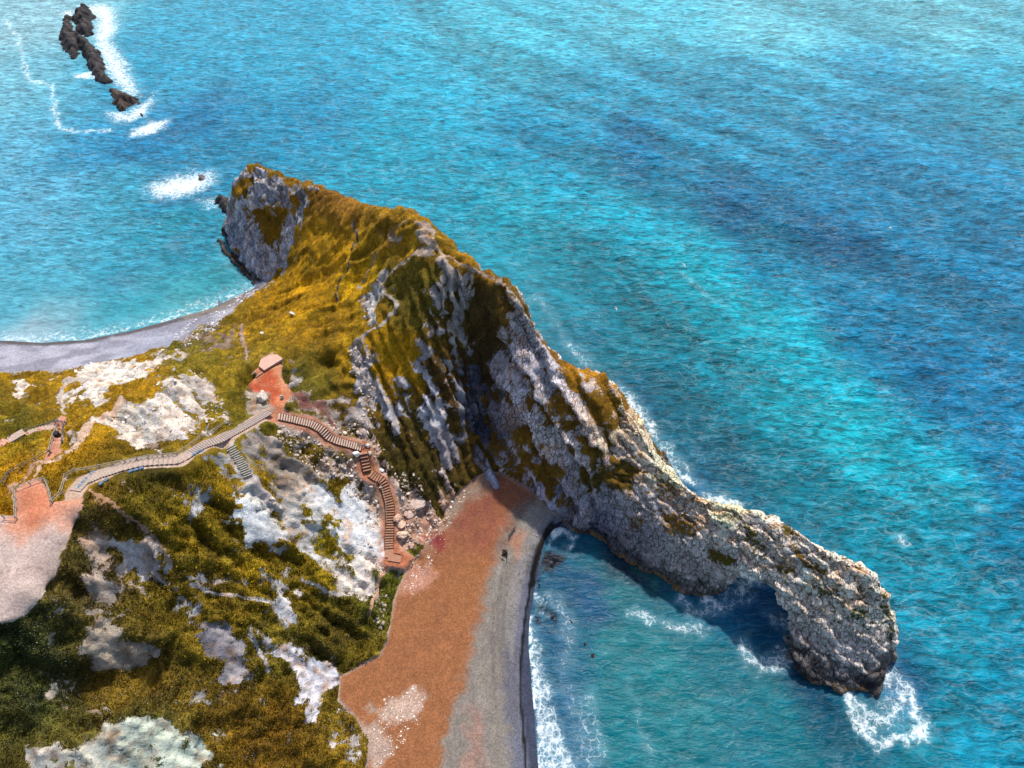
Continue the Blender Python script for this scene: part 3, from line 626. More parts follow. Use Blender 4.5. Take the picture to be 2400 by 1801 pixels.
def land_material():
    m, nt, b = new_mat('land'); g = NT(nt)
    tc = g.n('ShaderNodeTexCoord'); P = tc.outputs['Object']
    rc = g.n('ShaderNodeAttribute', attribute_name='rockcol').outputs['Color']
    vc = g.n('ShaderNodeAttribute', attribute_name='vegcol').outputs['Color']
    cov = g.n('ShaderNodeAttribute', attribute_name='cover').outputs['Fac']
    snd = g.n('ShaderNodeAttribute', attribute_name='sand').outputs['Fac']
    n1 = g.noise(P, 1.3, 7, .62); n2 = g.noise(P, 4.5, 5, .6); n3 = g.noise(P, .35, 3, .5)
    c = g.math('ADD', cov, g.math('MULTIPLY', g.math('SUBTRACT', n1, .5), 1.5))
    c = g.math('ADD', c, g.math('MULTIPLY', g.math('SUBTRACT', n2, .5), .7))
    fac = g.mr(c, .44, .56, 0, 1)
    # vegetation tone
    v1 = g.mr(n2, .3, .7, .4, 1.6); v2 = g.mr(n1, .3, .7, .55, 1.45)
    vv = g.math('MULTIPLY', v1, v2)
    comb = g.n('ShaderNodeCombineColor'); g.l(vv, comb.inputs[0]); g.l(vv, comb.inputs[1]); g.l(vv, comb.inputs[2])
    veg = g.mix(1.0, vc, comb.outputs[0], 'MULTIPLY')
    gr = g.mr(g.noise(P, .8, 6, .65), .47, .66, 0, .8)
    veg = g.mix(gr, veg, g.mix(1.0, veg, (.58, .70, .85), 'MULTIPLY'))
    gd = g.mr(g.noise(P, 2.1, 5, .65), .56, .7, 0, .7)
    veg = g.mix(gd, veg, g.mix(1.0, veg, (1.9, 1.6, 1.2), 'MULTIPLY'))
    # rock
    mp = g.n('ShaderNodeMapping'); g.l(P, mp.inputs[0]); mp.inputs['Rotation'].default_value = (.35, .5, .8); mp.inputs['Scale'].default_value = (1.0, .45, .6)
    dn = g.n('ShaderNodeTexNoise'); dn.inputs['Scale'].default_value = 1.0; g.l(P, dn.inputs['Vector'])
    dv = g.n('ShaderNodeVectorMath', operation='MULTIPLY_ADD'); g.l(dn.outputs['Color'], dv.inputs[0]); dv.inputs[1].default_value = (.7, .7, .7); g.l(mp.outputs[0], dv.inputs[2])
    vo = g.n('ShaderNodeTexVoronoi', feature='DISTANCE_TO_EDGE'); vo.inputs['Scale'].default_value = .9; g.l(dv.outputs[0], vo.inputs['Vector'])
    vo2 = g.n('ShaderNodeTexVoronoi', feature='DISTANCE_TO_EDGE'); vo2.inputs['Scale'].default_value = 2.6; g.l(dv.outputs[0], vo2.inputs['Vector'])
    ck = g.mr(vo.outputs['Distance'], 0, .06, .0, 1); ck2 = g.mr(vo2.outputs['Distance'], 0, .07, .35, 1)
    crk = g.math('MULTIPLY', ck, ck2)
    ca = g.n('ShaderNodeAttribute', attribute_name='crackamt').outputs['Fac']
    crk = g.math('MAXIMUM', crk, g.math('MULTIPLY', snd, 1.0))
    crk = g.math('MAXIMUM', crk, g.math('SUBTRACT', 1.0, ca))
    crk = g.math('MAXIMUM', crk, g.mr(n3, .5, .62, 0, .8))
    rv = g.math('MULTIPLY', g.mr(n1, .3, .7, .68, 1.3), g.mr(n2, .3, .7, .85, 1.15))
    cr = g.n('ShaderNodeCombineColor'); [g.l(rv, cr.inputs[i]) for i in range(3)]
    rock = g.mix(1.0, rc, cr.outputs[0], 'MULTIPLY')
    rock = g.mix(crk, g.mix(1.0, rock, (.26, .22, .16), 'MULTIPLY'), rock)
    sp = g.math('MULTIPLY', g.mr(g.noise(P, 3.4, 4, .65), .57, .66, 0, .7), g.math('SUBTRACT', 1.0, snd))
    rock = g.mix(sp, rock, g.mix(1.0, rock, (.30, .30, .30), 'MULTIPLY'))
    # pebbles and grain on the beaches
    gn = g.n('ShaderNodeTexVoronoi'); gn.inputs['Scale'].default_value = 5.0; g.l(P, gn.inputs['Vector'])
    gbw = g.n('ShaderNodeSeparateColor'); g.l(gn.outputs['Color'], gbw.inputs[0])
    gf = g.math('MULTIPLY', g.mr(g.math('MULTIPLY', gbw.outputs[0], g.mr(g.noise(P, 9, 3, .7), .3, .7, .6, 1.4)), 0, 1, .74, 1.28), g.mr(g.noise(P, .5, 5, .6), .3, .7, .86, 1.14))
    cg = g.n('ShaderNodeCombineColor'); [g.l(gf, cg.inputs[i]) for i in range(3)]
    peb = g.mix(1.0, rc, cg.outputs[0], 'MULTIPLY')
    rock = g.mix(snd, rock, peb)
    col = g.mix(fac, rock, veg)
    g.l(col, b.inputs['Base Color'])
    b.inputs['Roughness'].default_value = .92; b.inputs['Specular IOR Level'].default_value = .2
    # relief
    hr = g.math('ADD', g.math('MULTIPLY', crk, .28), g.math('MULTIPLY', n1, .28))
    hr = g.math('ADD', hr, g.math('MULTIPLY', n2, .10))
    hv = g.math('MULTIPLY', g.math('ADD', n2, g.noise(P, 11, 3, .6)), .3)
    hs = g.math('MULTIPLY', gbw.outputs[0], .05)
    h1 = g.mr(fac, 0, 1, 0, 1)
    hh = g.n('ShaderNodeMix'); hh.data_type = 'FLOAT'; g.l(snd, hh.inputs[0]); g.l(hr, hh.inputs[2]); g.l(hs, hh.inputs[3])
    h2 = g.n('ShaderNodeMix'); h2.data_type = 'FLOAT'; g.l(h1, h2.inputs[0]); g.l(hh.outputs[0], h2.inputs[2]); g.l(hv, h2.inputs[3])
    bp = g.n('ShaderNodeBump'); bp.inputs['Strength'].default_value = .9; bp.inputs['Distance'].default_value = 1.0; g.l(h2.outputs[0], bp.inputs['Height'])
    g.l(bp.outputs[0], b.inputs['Normal'])
    return m
LAND = land_material()

def simple_mat(name, rgb, rough=.85, var=.25, scale=3.0, bump=.2, kk=.62):
    m, nt, b = new_mat(name); g = NT(nt)
    P = g.n('ShaderNodeTexCoord').outputs['Object']
    f = g.mr(g.noise(P, scale, 5, .6), .3, .7, 1-var, 1+var)
    c = g.n('ShaderNodeCombineColor'); [g.l(f, c.inputs[i]) for i in range(3)]
    g.l(g.mix(1.0, tuple(lin(rgb, kk)), c.outputs[0], 'MULTIPLY'), b.inputs['Base Color'])
    b.inputs['Roughness'].default_value = rough; b.inputs['Specular IOR Level'].default_value = .25
    if bump:
        bp = g.n('ShaderNodeBump'); bp.inputs['Strength'].default_value = bump; bp.inputs['Distance'].default_value = .2
        g.l(g.noise(P, scale*2, 5, .6), bp.inputs['Height']); g.l(bp.outputs[0], b.inputs['Normal'])
    return m
M_tread = simple_mat('sandy_tread', (212,184,168), var=.2, scale=2)
M_tread2 = simple_mat('earth_tread', (192,140,112), var=.25, scale=2)
M_riser = simple_mat('timber_riser', (110,70,52), var=.3)
M_pale = simple_mat('weathered_timber', (196,186,170), var=.25)
M_grey = simple_mat('grey_timber', (128,132,136), var=.3)
M_blue = simple_mat('bluish_sandbag', (120,142,168), var=.3)
M_slab = simple_mat('pink_concrete', (236,190,168), var=.1, scale=1.2, bump=.05)
M_dark = simple_mat('dark_timber', (52,56,60), var=.3)
M_white = simple_mat('white_paint', (235,232,226), var=.05)
M_bird = simple_mat('white_feathers', (240,240,236), var=.04, bump=0)
M_birdg = simple_mat('grey_wingtip', (60,60,64), var=.04, bump=0)
M_weed = simple_mat('black_weed', (18,18,16), var=.5)
M_buoy = simple_mat('buoy_white', (238,238,230), rough=.4, var=.03, bump=0)
M_buoyd = simple_mat('buoy_base', (40,70,70), rough=.5, var=.05, bump=0)

# ------------------------------------------------------------------ object helpers
def tag(o, label=None, cat=None, group=None, kind=None):
    if label: o['label'] = label
    if cat: o['category'] = cat
    if group: o['group'] = group
    if kind: o['kind'] = kind
    return o
def empty(name, loc, label, cat, group=None):
    o = bpy.data.objects.new(name, None); COL.objects.link(o); o.location = loc
    o.empty_display_size = .5
    return tag(o, label, cat, group)
def np_mesh(name, V, F, mat, attrs=None, smooth=True, parent=None):
    me = bpy.data.meshes.new(name)
    V = np.asarray(V, np.float32).reshape(-1, 3); F = np.asarray(F, np.int32)
    k = F.shape[1]
    me.vertices.add(len(V)); me.vertices.foreach_set('co', V.ravel())
    me.loops.add(F.size); me.loops.foreach_set('vertex_index', F.ravel())
    me.polygons.add(len(F)); me.polygons.foreach_set('loop_start', np.arange(0, F.size, k, dtype=np.int32))
    me.polygons.foreach_set('loop_total', np.full(len(F), k, np.int32))
    me.polygons.foreach_set('use_smooth', np.full(len(F), smooth, bool))
    me.update(calc_edges=True)
    for an, (tp, data) in (attrs or {}).items():
        a = me.attributes.new(an, tp, 'POINT')
        if tp == 'FLOAT_COLOR':
            d = np.ones((len(V), 4), np.float32); d[:, :3] = data; a.data.foreach_set('color', d.ravel())
        else: a.data.foreach_set('value', np.asarray(data, np.float32).ravel())
    me.materials.append(mat)
    o = bpy.data.objects.new(name, me); COL.objects.link(o)
    if parent: o.parent = parent
    return o
class MB:
    def __init__(s): s.v = []; s.f = []
    def box(s, c, ax, ay, az):
        """centre and three half-axis vectors"""
        c, ax, ay, az = map(np.array, (c, ax, ay, az)); k = len(s.v)
        for i in (-1, 1):
            for j in (-1, 1):
                for l in (-1, 1): s.v.append(tuple(c+i*ax+j*ay+l*az))
        for q in ((0,1,3,2),(4,6,7,5),(0,4,5,1),(2,3,7,6),(0,2,6,4),(1,5,7,3)): s.f.append(tuple(k+a for a in q))
    def bar(s, p, q, wd, ht):
        p, q = np.array(p, float), np.array(q, float); d = q-p; Ln = np.linalg.norm(d); d = d/Ln
        up = np.array([0, 0, 1.0]) if abs(d[2]) < .9 else np.array([1.0, 0, 0])
        r = np.cross(d, up); r /= np.linalg.norm(r); u = np.cross(r, d)
        s.box((p+q)/2, d*Ln/2, r*wd/2, u*ht/2)
    def build(s, name, mat, parent=None, bevel=0):
        me = bpy.data.meshes.new(name); o_loc = np.array(parent.location) if parent else np.zeros(3)
        me.from_pydata([tuple(np.array(v)-o_loc) for v in s.v], [], s.f); me.update(); me.materials.append(mat)
        o = bpy.data.objects.new(name, me); COL.objects.link(o)
        if parent: o.parent = parent
        if bevel:
            b = o.modifiers.new('bevel', 'BEVEL'); b.width = bevel; b.segments = 2
        return o

# ------------------------------------------------------------------ land meshes (one sheet cut along the shore lines)
V = np.stack([VX, VY, VZ], -1).reshape(-1, 3)
idx = np.arange(NX*NY).reshape(NY, NX)
Q = np.stack([idx[:-1, :-1], idx[:-1, 1:], idx[1:, 1:], idx[1:, :-1]], -1).reshape(-1, 4)
qz = GZ.reshape(-1)[Q].max(1)
cls = np.zeros(len(Q), int)
mbq = mb.reshape(-1)[Q].mean(1); mcq = mc.reshape(-1)[Q].mean(1); pq = pathm.reshape(-1)[Q].mean(1)
cls[mbq > .5] = 1; cls[mcq > .5] = 2; cls[(pq > .5) & (cls == 0)] = 3
ok = qz > -5.5
vegc = np.clip(vegc, 0, .9)
rockc = np.clip(rockc*(1-(1-sand)[..., None]*np.array([-.08, .0, .10])), 0, .92)
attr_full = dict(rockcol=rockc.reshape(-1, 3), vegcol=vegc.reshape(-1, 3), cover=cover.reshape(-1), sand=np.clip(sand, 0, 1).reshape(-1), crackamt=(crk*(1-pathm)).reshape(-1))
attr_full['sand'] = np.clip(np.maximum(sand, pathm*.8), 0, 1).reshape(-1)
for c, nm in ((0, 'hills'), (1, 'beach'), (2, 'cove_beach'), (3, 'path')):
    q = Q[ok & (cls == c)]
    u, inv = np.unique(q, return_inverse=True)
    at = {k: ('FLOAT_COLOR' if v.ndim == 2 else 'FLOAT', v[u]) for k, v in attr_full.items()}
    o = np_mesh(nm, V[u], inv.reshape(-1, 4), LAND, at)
    tag(o, kind='structure')

# ------------------------------------------------------------------ the rock arch (lofted, opening right through)
ARCH = [ # crest, mid face, lower edge (photo px, px, z), underside z
 ((1400,890,24),(1370,1000,18),(1330,1160,5),-4,.55),
 ((1452,935,24.5),(1405,1060,17.5),(1352,1235,1),-4,.9),
 ((1482,985,22.5),(1430,1110,15),(1378,1256,.6),-4,1),
 ((1515,1040,20.5),(1460,1160,12.5),(1420,1278,.6),-4,1),
 ((1560,1100,19),(1500,1210,11),(1478,1312,.8),-4,1),
 ((1612,1150,18.2),(1560,1240,12),(1545,1348,1),-4,1),
 ((1655,1172,18),(1610,1262,12),(1600,1376,1.2),-4,1),
 ((1695,1188,18),(1650,1272,12.5),(1650,1392,1.6),-4,1),
 ((1725,1195,18),(1685,1272,13),(1700,1374,4.5),0,1),
 ((1752,1202,18.3),(1716,1272,14.5),(1742,1350,9.5),6.5,1),
 ((1795,1212,18.8),(1765,1280,15.5),(1786,1360,11),8.8,1),
 ((1850,1240,19.2),(1815,1305,16),(1816,1382,11),9,1),
 ((1905,1274,19.2),(1862,1338,15.5),(1840,1425,9.5),7.5,1),
 ((1965,1308,18.6),(1910,1380,14),(1856,1480,6),3.5,1),
 ((2015,1332,17.6),(1950,1430,12),(1868,1545,2.5),-1,1),
 ((2058,1368,15.5),(1985,1480,9.5),(1885,1580,1),-4,1),
 ((2080,1420,12),(2010,1520,7),(1935,1605,.6),-4,1),
 ((2092,1480,8),(2030,1560,4.5),(1990,1622,.5),-4,1),
 ((2082,1528,4),(2052,1575,3),(2035,1628,.5),-4,.95),
 ((2066,1560,1.5),(2060,1580,1.2),(2052,1600,.3),-4,.5)]
NS, NR = 330, 230
secs = []
cw = [np.array(W3(*a[0])) for a in ARCH]
for i, (c, m_, l_, zb, sc_) in enumerate(ARCH):
    C, M, Lw = np.array(W3(*c)), np.array(W3(*m_)), np.array(W3(*l_))
    t = cw[min(i+1, len(cw)-1)]-cw[max(i-1, 0)]; t[2] = 0; t /= np.linalg.norm(t)
    out = np.array([-t[1], t[0], 0])
    seaw = max(3.0, C[2]*.32)*sc_
    B1 = C+out*seaw*.55; B1[2] = C[2]*.72+min(zb, C[2]*.5)*.0
    B2 = C+out*seaw; B2[2] = max(zb, min(C[2]*.25, 5)) if zb < 0 else zb+1.0
    B3 = C+out*(seaw+ (1.5 if zb < 0 else -.6)); B3[2] = zb
    U1 = Lw+(C-Lw)*np.array([.45, .45, 0]); U1[2] = zb+(.9 if zb > 0 else 0)
    und = Lw+(C-Lw)*np.array([.12, .12, 0])*(1.2 if zb < 0 else .5); und[2] = zb if zb < 0 else zb+.2
    top = C-out*.6; top[2] = C[2]+.15
    poly = [C, B1, B2, B3, U1, und, Lw, Lw*.5+M*.5-out*.4+np.array([0, 0, .2]), M, M*.5+top*.5-out*.3+np.array([0, 0, .4]), top]
    cen = np.mean(poly, 0)
    poly = [cen+(p-cen)*sc_ for p in poly]
    # Catmull-Rom round the section
    K = len(poly); ring = []
    for k in range(K):
        p0, p1, p2, p3 = poly[k-1], poly[k], poly[(k+1) % K], poly[(k+2) % K]
        for u in np.linspace(0, 1, 14, endpoint=False):
            cr_ = .5*((2*p1)+(-p0+p2)*u+(2*p0-5*p1+4*p2-p3)*u*u+(-p0+3*p1-3*p2+p3)*u**3)
            ring.append(cr_*.55+(p1*(1-u)+p2*u)*.45)
    ring = np.array(ring)
    # per-corner resample keeps corners lined up from station to station
    s_ = np.linspace(0, len(ring), NR, endpoint=False); a = np.floor(s_).astype(int); f = (s_-a)[:, None]
    secs.append(ring[a % len(ring)]*(1-f)+ring[(a+1) % len(ring)]*f)
secs = np.array(secs)
ss = np.linspace(0, len(secs)-1.0001, NS); a = np.floor(ss).astype(int); f = (ss-a)[:, None, None]
g0 = secs[np.clip(a-1, 0, len(secs)-1)]; g1 = secs[a]; g2 = secs[np.clip(a+1, 0, len(secs)-1)]; g3 = secs[np.clip(a+2, 0, len(secs)-1)]
cr_ = .5*((2*g1)+(-g0+g2)*f+(2*g0-5*g1+4*g2-g3)*f*f+(-g0+3*g1-3*g2+g3)*f**3)
ARC = cr_*.6+(g1*(1-f)+g2*f)*.4
du = np.roll(ARC, -1, 1)-np.roll(ARC, 1, 1); dv_ = np.gradient(ARC, axis=0)
nn = np.cross(dv_, du); nn /= np.linalg.norm(nn, axis=-1, keepdims=True)+1e-9
cen = ARC.mean(1, keepdims=True)
if ((ARC-cen)*nn).sum(-1).mean() < 0: nn = -nn
def rock_relief(P, s=0, amp=1.0):
    x, y, z = P[..., 0], P[..., 1], P[..., 2]
    jx = (fbm(x*.35, y*.35, z*.35, 4, 11+s)-.5)*3; jy = (fbm(x*.35, y*.35, z*.35, 4, 23+s)-.5)*3
    # beds dip steeply: squash the cells across the bedding
    q = x*.62+y*.55+z*.56; r = x*-.66+y*.75; t = x*-.42-y*.37+z*.83
    q, r, t = q+jx, r+jy, t
    f1, f2, i1 = worley(q*.36, r*.25, t*.28, 5+s); f1b, f2b, i2 = worley(q*.85, r*.55, t*.65, 8+s)
    ck = 1-sstep(0, .15, f2-f1); ck2 = 1-sstep(0, .2, f2b-f1b)
    bigd = (fbm(x*.13, y*.13, z*.13, 3, 3+s)-.5)*2.2
    bed = (np.abs(fbm(q*.45, r*.09, t*.09, 3, 31+s)-.5)*-3+.45)
    qs = (q+bigd*.6)/2.6; fq = qs-np.floor(qs); saw = np.where(fq < .85, fq/.85, (1-fq)/.15)
    d = -.55*ck+(i1-.5)*.95-.16*ck2+(i2-.5)*.14+bigd*1.1+bed*.35+(saw-.5)*.75
    return d*amp, i1, i2, ck
dd, i1, i2, ck = rock_relief(ARC)
low = sstep(-4, 0, ARC[..., 2])
AV = ARC+nn*(dd*(.35+.65*low)*.85)[..., None]
ax_, ay_, az_ = AV[..., 0], AV[..., 1], AV[..., 2]
apx, apy = to_photo(ax_, ay_, az_)
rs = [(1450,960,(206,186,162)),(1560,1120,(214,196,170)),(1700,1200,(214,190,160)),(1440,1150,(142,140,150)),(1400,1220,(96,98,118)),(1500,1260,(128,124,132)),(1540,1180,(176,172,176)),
      (1650,1250,(188,182,182)),(1760,1270,(196,188,184)),(1850,1330,(196,186,180)),(1950,1380,(204,192,182)),(2050,1420,(200,188,180)),(1950,1520,(186,178,176)),(1980,1560,(168,162,162)),(1620,1340,(150,142,142)),(1900,1560,(70,68,72))]
arock = spread(rs, apx, apy)
arock = arock*1.5*np.array([1.05, 1, .93])*(1+(i1-.5)*.32+(i2-.5)*.18)[..., None]
nj = fbm(ax_*.5, ay_*.5, az_*.5, 4, 71)-.5
lich = sstep(.56, .68, fbm(ax_*.45+9, ay_*.45, az_*.45, 4, 73))*sstep(9, 17, az_)
arock = arock*(1-lich[..., None]*.5)+lin((226,160,86))*lich[..., None]*.5
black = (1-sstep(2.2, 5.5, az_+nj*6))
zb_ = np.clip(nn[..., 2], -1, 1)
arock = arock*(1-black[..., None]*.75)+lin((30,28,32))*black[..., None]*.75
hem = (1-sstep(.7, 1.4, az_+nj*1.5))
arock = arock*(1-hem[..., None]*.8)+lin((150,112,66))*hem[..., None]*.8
acov = .08+.30*sstep(.25, .6, nn[..., 2])*sstep(6, 10, az_)
def apoly(poly, s=8):
    return inP(poly, s, True, apx+nj*26, apy+np.roll(nj, 40, 1)*26)
for poly, c in [([(1540,1100),(1590,1140),(1580,1180),(1540,1160)], .5),([(1420,1060),(1500,1100),(1480,1150),(1430,1150),(1400,1110)], .72),([(1550,1200),(1600,1205),(1640,1240),(1620,1262),(1560,1245)], .58),([(1470,1200),(1500,1210),(1500,1250),(1470,1240)], .5),
    ([(1660,1290),(1720,1305),(1732,1330),(1690,1322),(1664,1304)], .75),([(1750,1230),(1790,1280),(1800,1300),(1760,1290),(1740,1250)], .58),([(1850,1285),(1900,1310),(1935,1335),(1920,1350),(1870,1315)], .62),
    ([(1835,1228),(1860,1232),(1858,1255),(1840,1250)], .8),([(1820,1325),(1860,1330),(1850,1350),(1825,1345)], .6),([(1900,1370),(1960,1385),(1970,1400),(1920,1398)], .6),([(1990,1420),(2040,1430),(2030,1455),(2000,1445)], .55),([(2060,1400),(2095,1430),(2095,1520),(2075,1500)], .5)]:
    m = apoly(poly); acov = acov*(1-m)+c*m
veg_a = spread([(1450,1100,(110,82,22)),(1580,1220,(120,84,22)),(1700,1310,(104,84,22)),(1780,1270,(92,82,24)),(1900,1320,(104,76,26)),(2050,1450,(74,76,26))], apx, apy)
F = []
ia = np.arange(NS*NR).reshape(NS, NR)
F = np.stack([ia[:-1], np.roll(ia, -1, 1)[:-1], np.roll(ia, -1, 1)[1:], ia[1:]], -1).reshape(-1, 4)
# orientation outwards
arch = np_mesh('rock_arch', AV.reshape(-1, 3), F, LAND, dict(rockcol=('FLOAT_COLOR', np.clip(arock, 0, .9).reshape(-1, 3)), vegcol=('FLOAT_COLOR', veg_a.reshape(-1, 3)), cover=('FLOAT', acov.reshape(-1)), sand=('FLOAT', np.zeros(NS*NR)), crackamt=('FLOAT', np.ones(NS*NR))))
tag(arch, 'pale cracked limestone arch running out into the turquoise sea', 'rock arch')

# ------------------------------------------------------------------ sea
def axis(fine0, fine1, r, lo, hi, g=1.10):
    a = list(np.arange(fine0, fine1, r)); s = r
    while a[-1] < hi: s *= g; a.append(a[-1]+s)
    s = r
    while a[0] > lo: s *= g; a.insert(0, a[0]-s)
    return np.array(a)
ax = axis(-205, 130, .62, -5000, 5000, 1.05); ay = axis(-5, 235, .62, -4000, 9000, 1.03)
SX, SY = np.meshgrid(ax, ay); 
seah = np.where((SX > X0) & (SX < X1) & (SY > Y0) & (SY < Y1), bil(GZ, X0, Y0, RES, SX, SY), -9)
def photo0(x, y): return to_photo(x, y, np.zeros_like(x))
SPX, SPY = photo0(SX, SY)
wob = (fbm(SX*.04, SY*.04, 0, 3, 90)-.5)
water = [(60,60,(172,222,236)),(60,200,(150,208,232)),(60,330,(136,196,230)),(100,450,(134,190,224)),(60,560,(128,186,220)),(250,480,(90,178,208)),(60,650,(110,184,212)),(350,560,(64,164,192)),(460,560,(44,142,178)),(500,640,(64,164,184)),
 (300,640,(84,156,190)),(300,700,(96,186,204)),(100,740,(150,200,218)),(60,780,(190,208,220)),(450,690,(120,192,204)),(330,350,(22,136,188)),(200,350,(60,160,206)),(420,300,(18,128,182)),(480,380,(30,148,190)),(450,470,(12,112,166)),(440,520,(40,176,196)),(350,150,(60,172,212)),(500,80,(76,182,220)),
 (700,120,(60,178,216)),(700,280,(28,152,196)),(900,350,(30,168,200)),(1000,200,(60,180,214)),(1200,80,(104,198,224)),(1500,60,(116,202,226)),(1800,60,(140,208,228)),(2200,60,(140,208,228)),(2350,200,(80,176,208)),(2100,200,(64,164,204)),(1800,220,(70,170,206)),(1500,200,(60,168,204)),
 (1250,330,(22,150,190)),(1500,360,(16,124,172)),(1700,300,(46,152,192)),(2000,380,(34,136,182)),(2250,420,(40,142,186)),(1750,480,(10,110,158)),(1950,560,(8,104,152)),(2150,600,(22,128,172)),(2350,620,(20,130,176)),(1200,500,(28,172,198)),(1050,450,(24,162,192)),(1450,480,(26,172,200)),
 (1600,560,(16,164,190)),(1600,640,(14,176,196)),(1400,640,(10,144,168)),(1300,620,(16,154,178)),(1800,620,(10,124,160)),(1750,720,(20,178,198)),(1900,800,(20,176,200)),(2000,760,(8,118,160)),(2150,850,(8,104,150)),(2350,900,(12,122,168)),(1500,800,(4,122,142)),(1650,800,(8,140,160)),(1450,760,(6,128,148)),
 (1700,950,(4,128,150)),(1600,950,(4,110,132)),(1850,950,(14,158,178)),(2000,980,(22,186,206)),(2150,1100,(20,176,202)),(2300,1100,(8,120,164)),(2350,1300,(12,140,180)),(2100,1250,(14,158,184)),(1900,1130,(8,134,158)),(1750,1100,(4,104,132)),(2250,1450,(16,160,190)),(2350,1600,(16,150,184)),(2200,1650,(14,150,176)),
 (2350,1780,(20,156,190)),(2100,1760,(10,136,156)),(1500,1430,(10,128,142)),(1400,1370,(10,118,140)),(1350,1290,(8,100,132)),(1600,1430,(6,110,130)),(1750,1430,(4,104,160)),(1800,1400,(4,104,166)),(1700,1400,(6,112,160)),(1700,1550,(10,124,140)),(1600,1650,(14,134,146)),(1450,1600,(12,132,144)),(1350,1550,(10,110,140)),(1310,1480,(8,92,130)),(1300,1650,(6,86,132)),(1300,1400,(8,90,132)),
 (1800,1700,(10,128,144)),(1950,1700,(6,110,134)),(1850,1620,(2,66,100)),(1500,1780,(12,132,146)),(1370,1780,(8,104,146)),(2100,1560,(4,84,140)),(1500,1340,(2,60,84)),(1550,960,(4,96,132)),(1350,750,(6,120,150)),(1650,1120,(4,84,134))]
Wp = np.array([W3(a, b, 0)[:2] for a, b, c in water]); Wc = np.array([lin(c, .46) for a, b, c in water])  # dark samples beside the arch put its shade and cliff reflections into the colour
num = np.zeros(SX.shape+(3,)); den = np.zeros(SX.shape)
wx_ = SX+wob*18; wy_ = SY+(fbm(SX*.05, SY*.05, 4, 3, 91)-.5)*22
for (a, b), c in zip(Wp, Wc):
    sc_ = 4+b*.05
    wgt = 1/(((wx_-a)**2+((wy_-b)*.75)**2)/sc_**2+.5)**1.8
    num += wgt[..., None]*c; den += wgt
wcol = num/den[..., None]
pale_ = sstep(.07, .24, wcol[..., :1])  # palest water keeps the sky glare in its colour
wcol = wcol*(np.array([.55, 1.03, 1.0])*(1-pale_)+np.array([1.0, 1.0, 1.0])*pale_)
def wpoly(pp, s, X=None, Y=None):
    P = [W3(a, b, 0)[:2] for a, b in pp]
    X = SX if X is None else X; Y = SY if Y is None else Y
    P = np.array(P); r = np.zeros(X.shape); m = s+2
    sel = (X > P[:, 0].min()-m) & (X < P[:, 0].max()+m) & (Y > P[:, 1].min()-m) & (Y < P[:, 1].max()+m)
    if sel.any(): r[sel] = sstep(-s, s, sdpoly(X[sel], Y[sel], P))
    return r
def wline(pp, wd, s, X=None, Y=None):
    X = SX if X is None else X; Y = SY if Y is None else Y
    P = np.array([(*W3(a, b, 0)[:2], 0) for a, b in pp]); d, _ = polydist(X, Y, P)
    return 1-sstep(wd-s, wd+s, d)
nx_ = SX+(fbm(SX*.5, SY*.5, 1, 3, 92)-.5)*3; ny2 = SY+(fbm(SX*.5, SY*.5, 7, 3, 93)-.5)*3
# kelp and dark rock under the surface, and arch shade painted on the water
kelp_shade = np.zeros(SX.shape)
for pp, s, k, c in [([(1282,1292),(1296,1288),(1326,1310),(1316,1330),(1292,1348),(1276,1345),(1272,1320)], .5, 1, (2,6,22)),
    ([(1262,1345),(1274,1340),(1270,1385),(1260,1388)], .4, .9, (4,14,36)),
    ([(1250,1428),(1270,1430),(1296,1432),(1300,1455),(1290,1462),(1282,1440),(1262,1440)], .5, .95, (2,8,26)),
    ([(1254,1446),(1270,1448),(1276,1462),(1258,1464)], .5, .95, (2,10,28)),
    ([(1350,1355),(1400,1355),(1420,1375),(1380,1385)], 3, .7, (6,40,96)),
    ([(1360,1400),(1400,1410),(1430,1450),(1400,1455)], 3, .75, (6,40,96)),
    ([(1430,1290),(1500,1330),(1560,1390),(1500,1385),(1420,1330)], 2.5, .85, (2,24,44)),  # shade and cave reflection below the arch, painted dark
    ([(1470,1300),(1530,1330),(1560,1360),(1540,1375),(1490,1345)], 1.2, .6, (24,84,72)),
    ([(390,560),(420,565),(440,585),(400,590)], 3, .45, (74,100,120)),([(270,650),(310,655),(330,680),(290,685)], 4, .4, (74,110,130)),
    ([(1305,1500),(1320,1500),(1335,1600),(1345,1640),(1325,1640)], 1.2, .3, (6,60,110))]:
    m = wpoly(pp, s, nx_, ny2)*k; wcol = wcol*(1-m[..., None])+lin(c)*m[..., None]; kelp_shade = np.maximum(kelp_shade, m)
foam = np.zeros(SX.shape)
def F_poly(pp, s, k):
    global foam; foam = np.maximum(foam, wpoly(pp, s, nx_, ny2)*k)
def F_line(pp, wd, s, k):
    global foam; foam = np.maximum(foam, wline(pp, wd, s, nx_, ny2)*k)
F_poly([(190,14),(245,8),(272,20),(278,70),(262,95),(300,150),(320,200),(330,225),(300,225),(262,195),(240,160),(225,120),(215,90),(222,50),(200,22)], 6, .84)
F_poly([(135,30),(175,22),(172,42),(150,45)], 4, .8)
F_poly([(176,172),(215,170),(222,182),(195,186),(174,182)], 2.5, .95)
F_poly([(250,262),(300,262),(350,230),(362,215),(360,245),(340,275),(300,290),(262,285)], 4.5, .8)
F_poly([(300,310),(350,285),(395,280),(390,300),(350,318),(310,322)], 3.5, .82)
F_poly([(340,440),(400,415),(455,405),(500,400),(508,420),(480,450),(420,466),(360,468)], 6, .86)
F_poly([(430,390),(520,410),(500,440),(440,420)], 4, .55)
F_poly([(440,465),(510,460),(520,490),(480,500)], 3, .5)
F_line([(10,45),(45,90),(60,170),(70,190),(120,200),(130,260),(140,300),(175,310),(260,305)], 1.1, 1.8, .68)
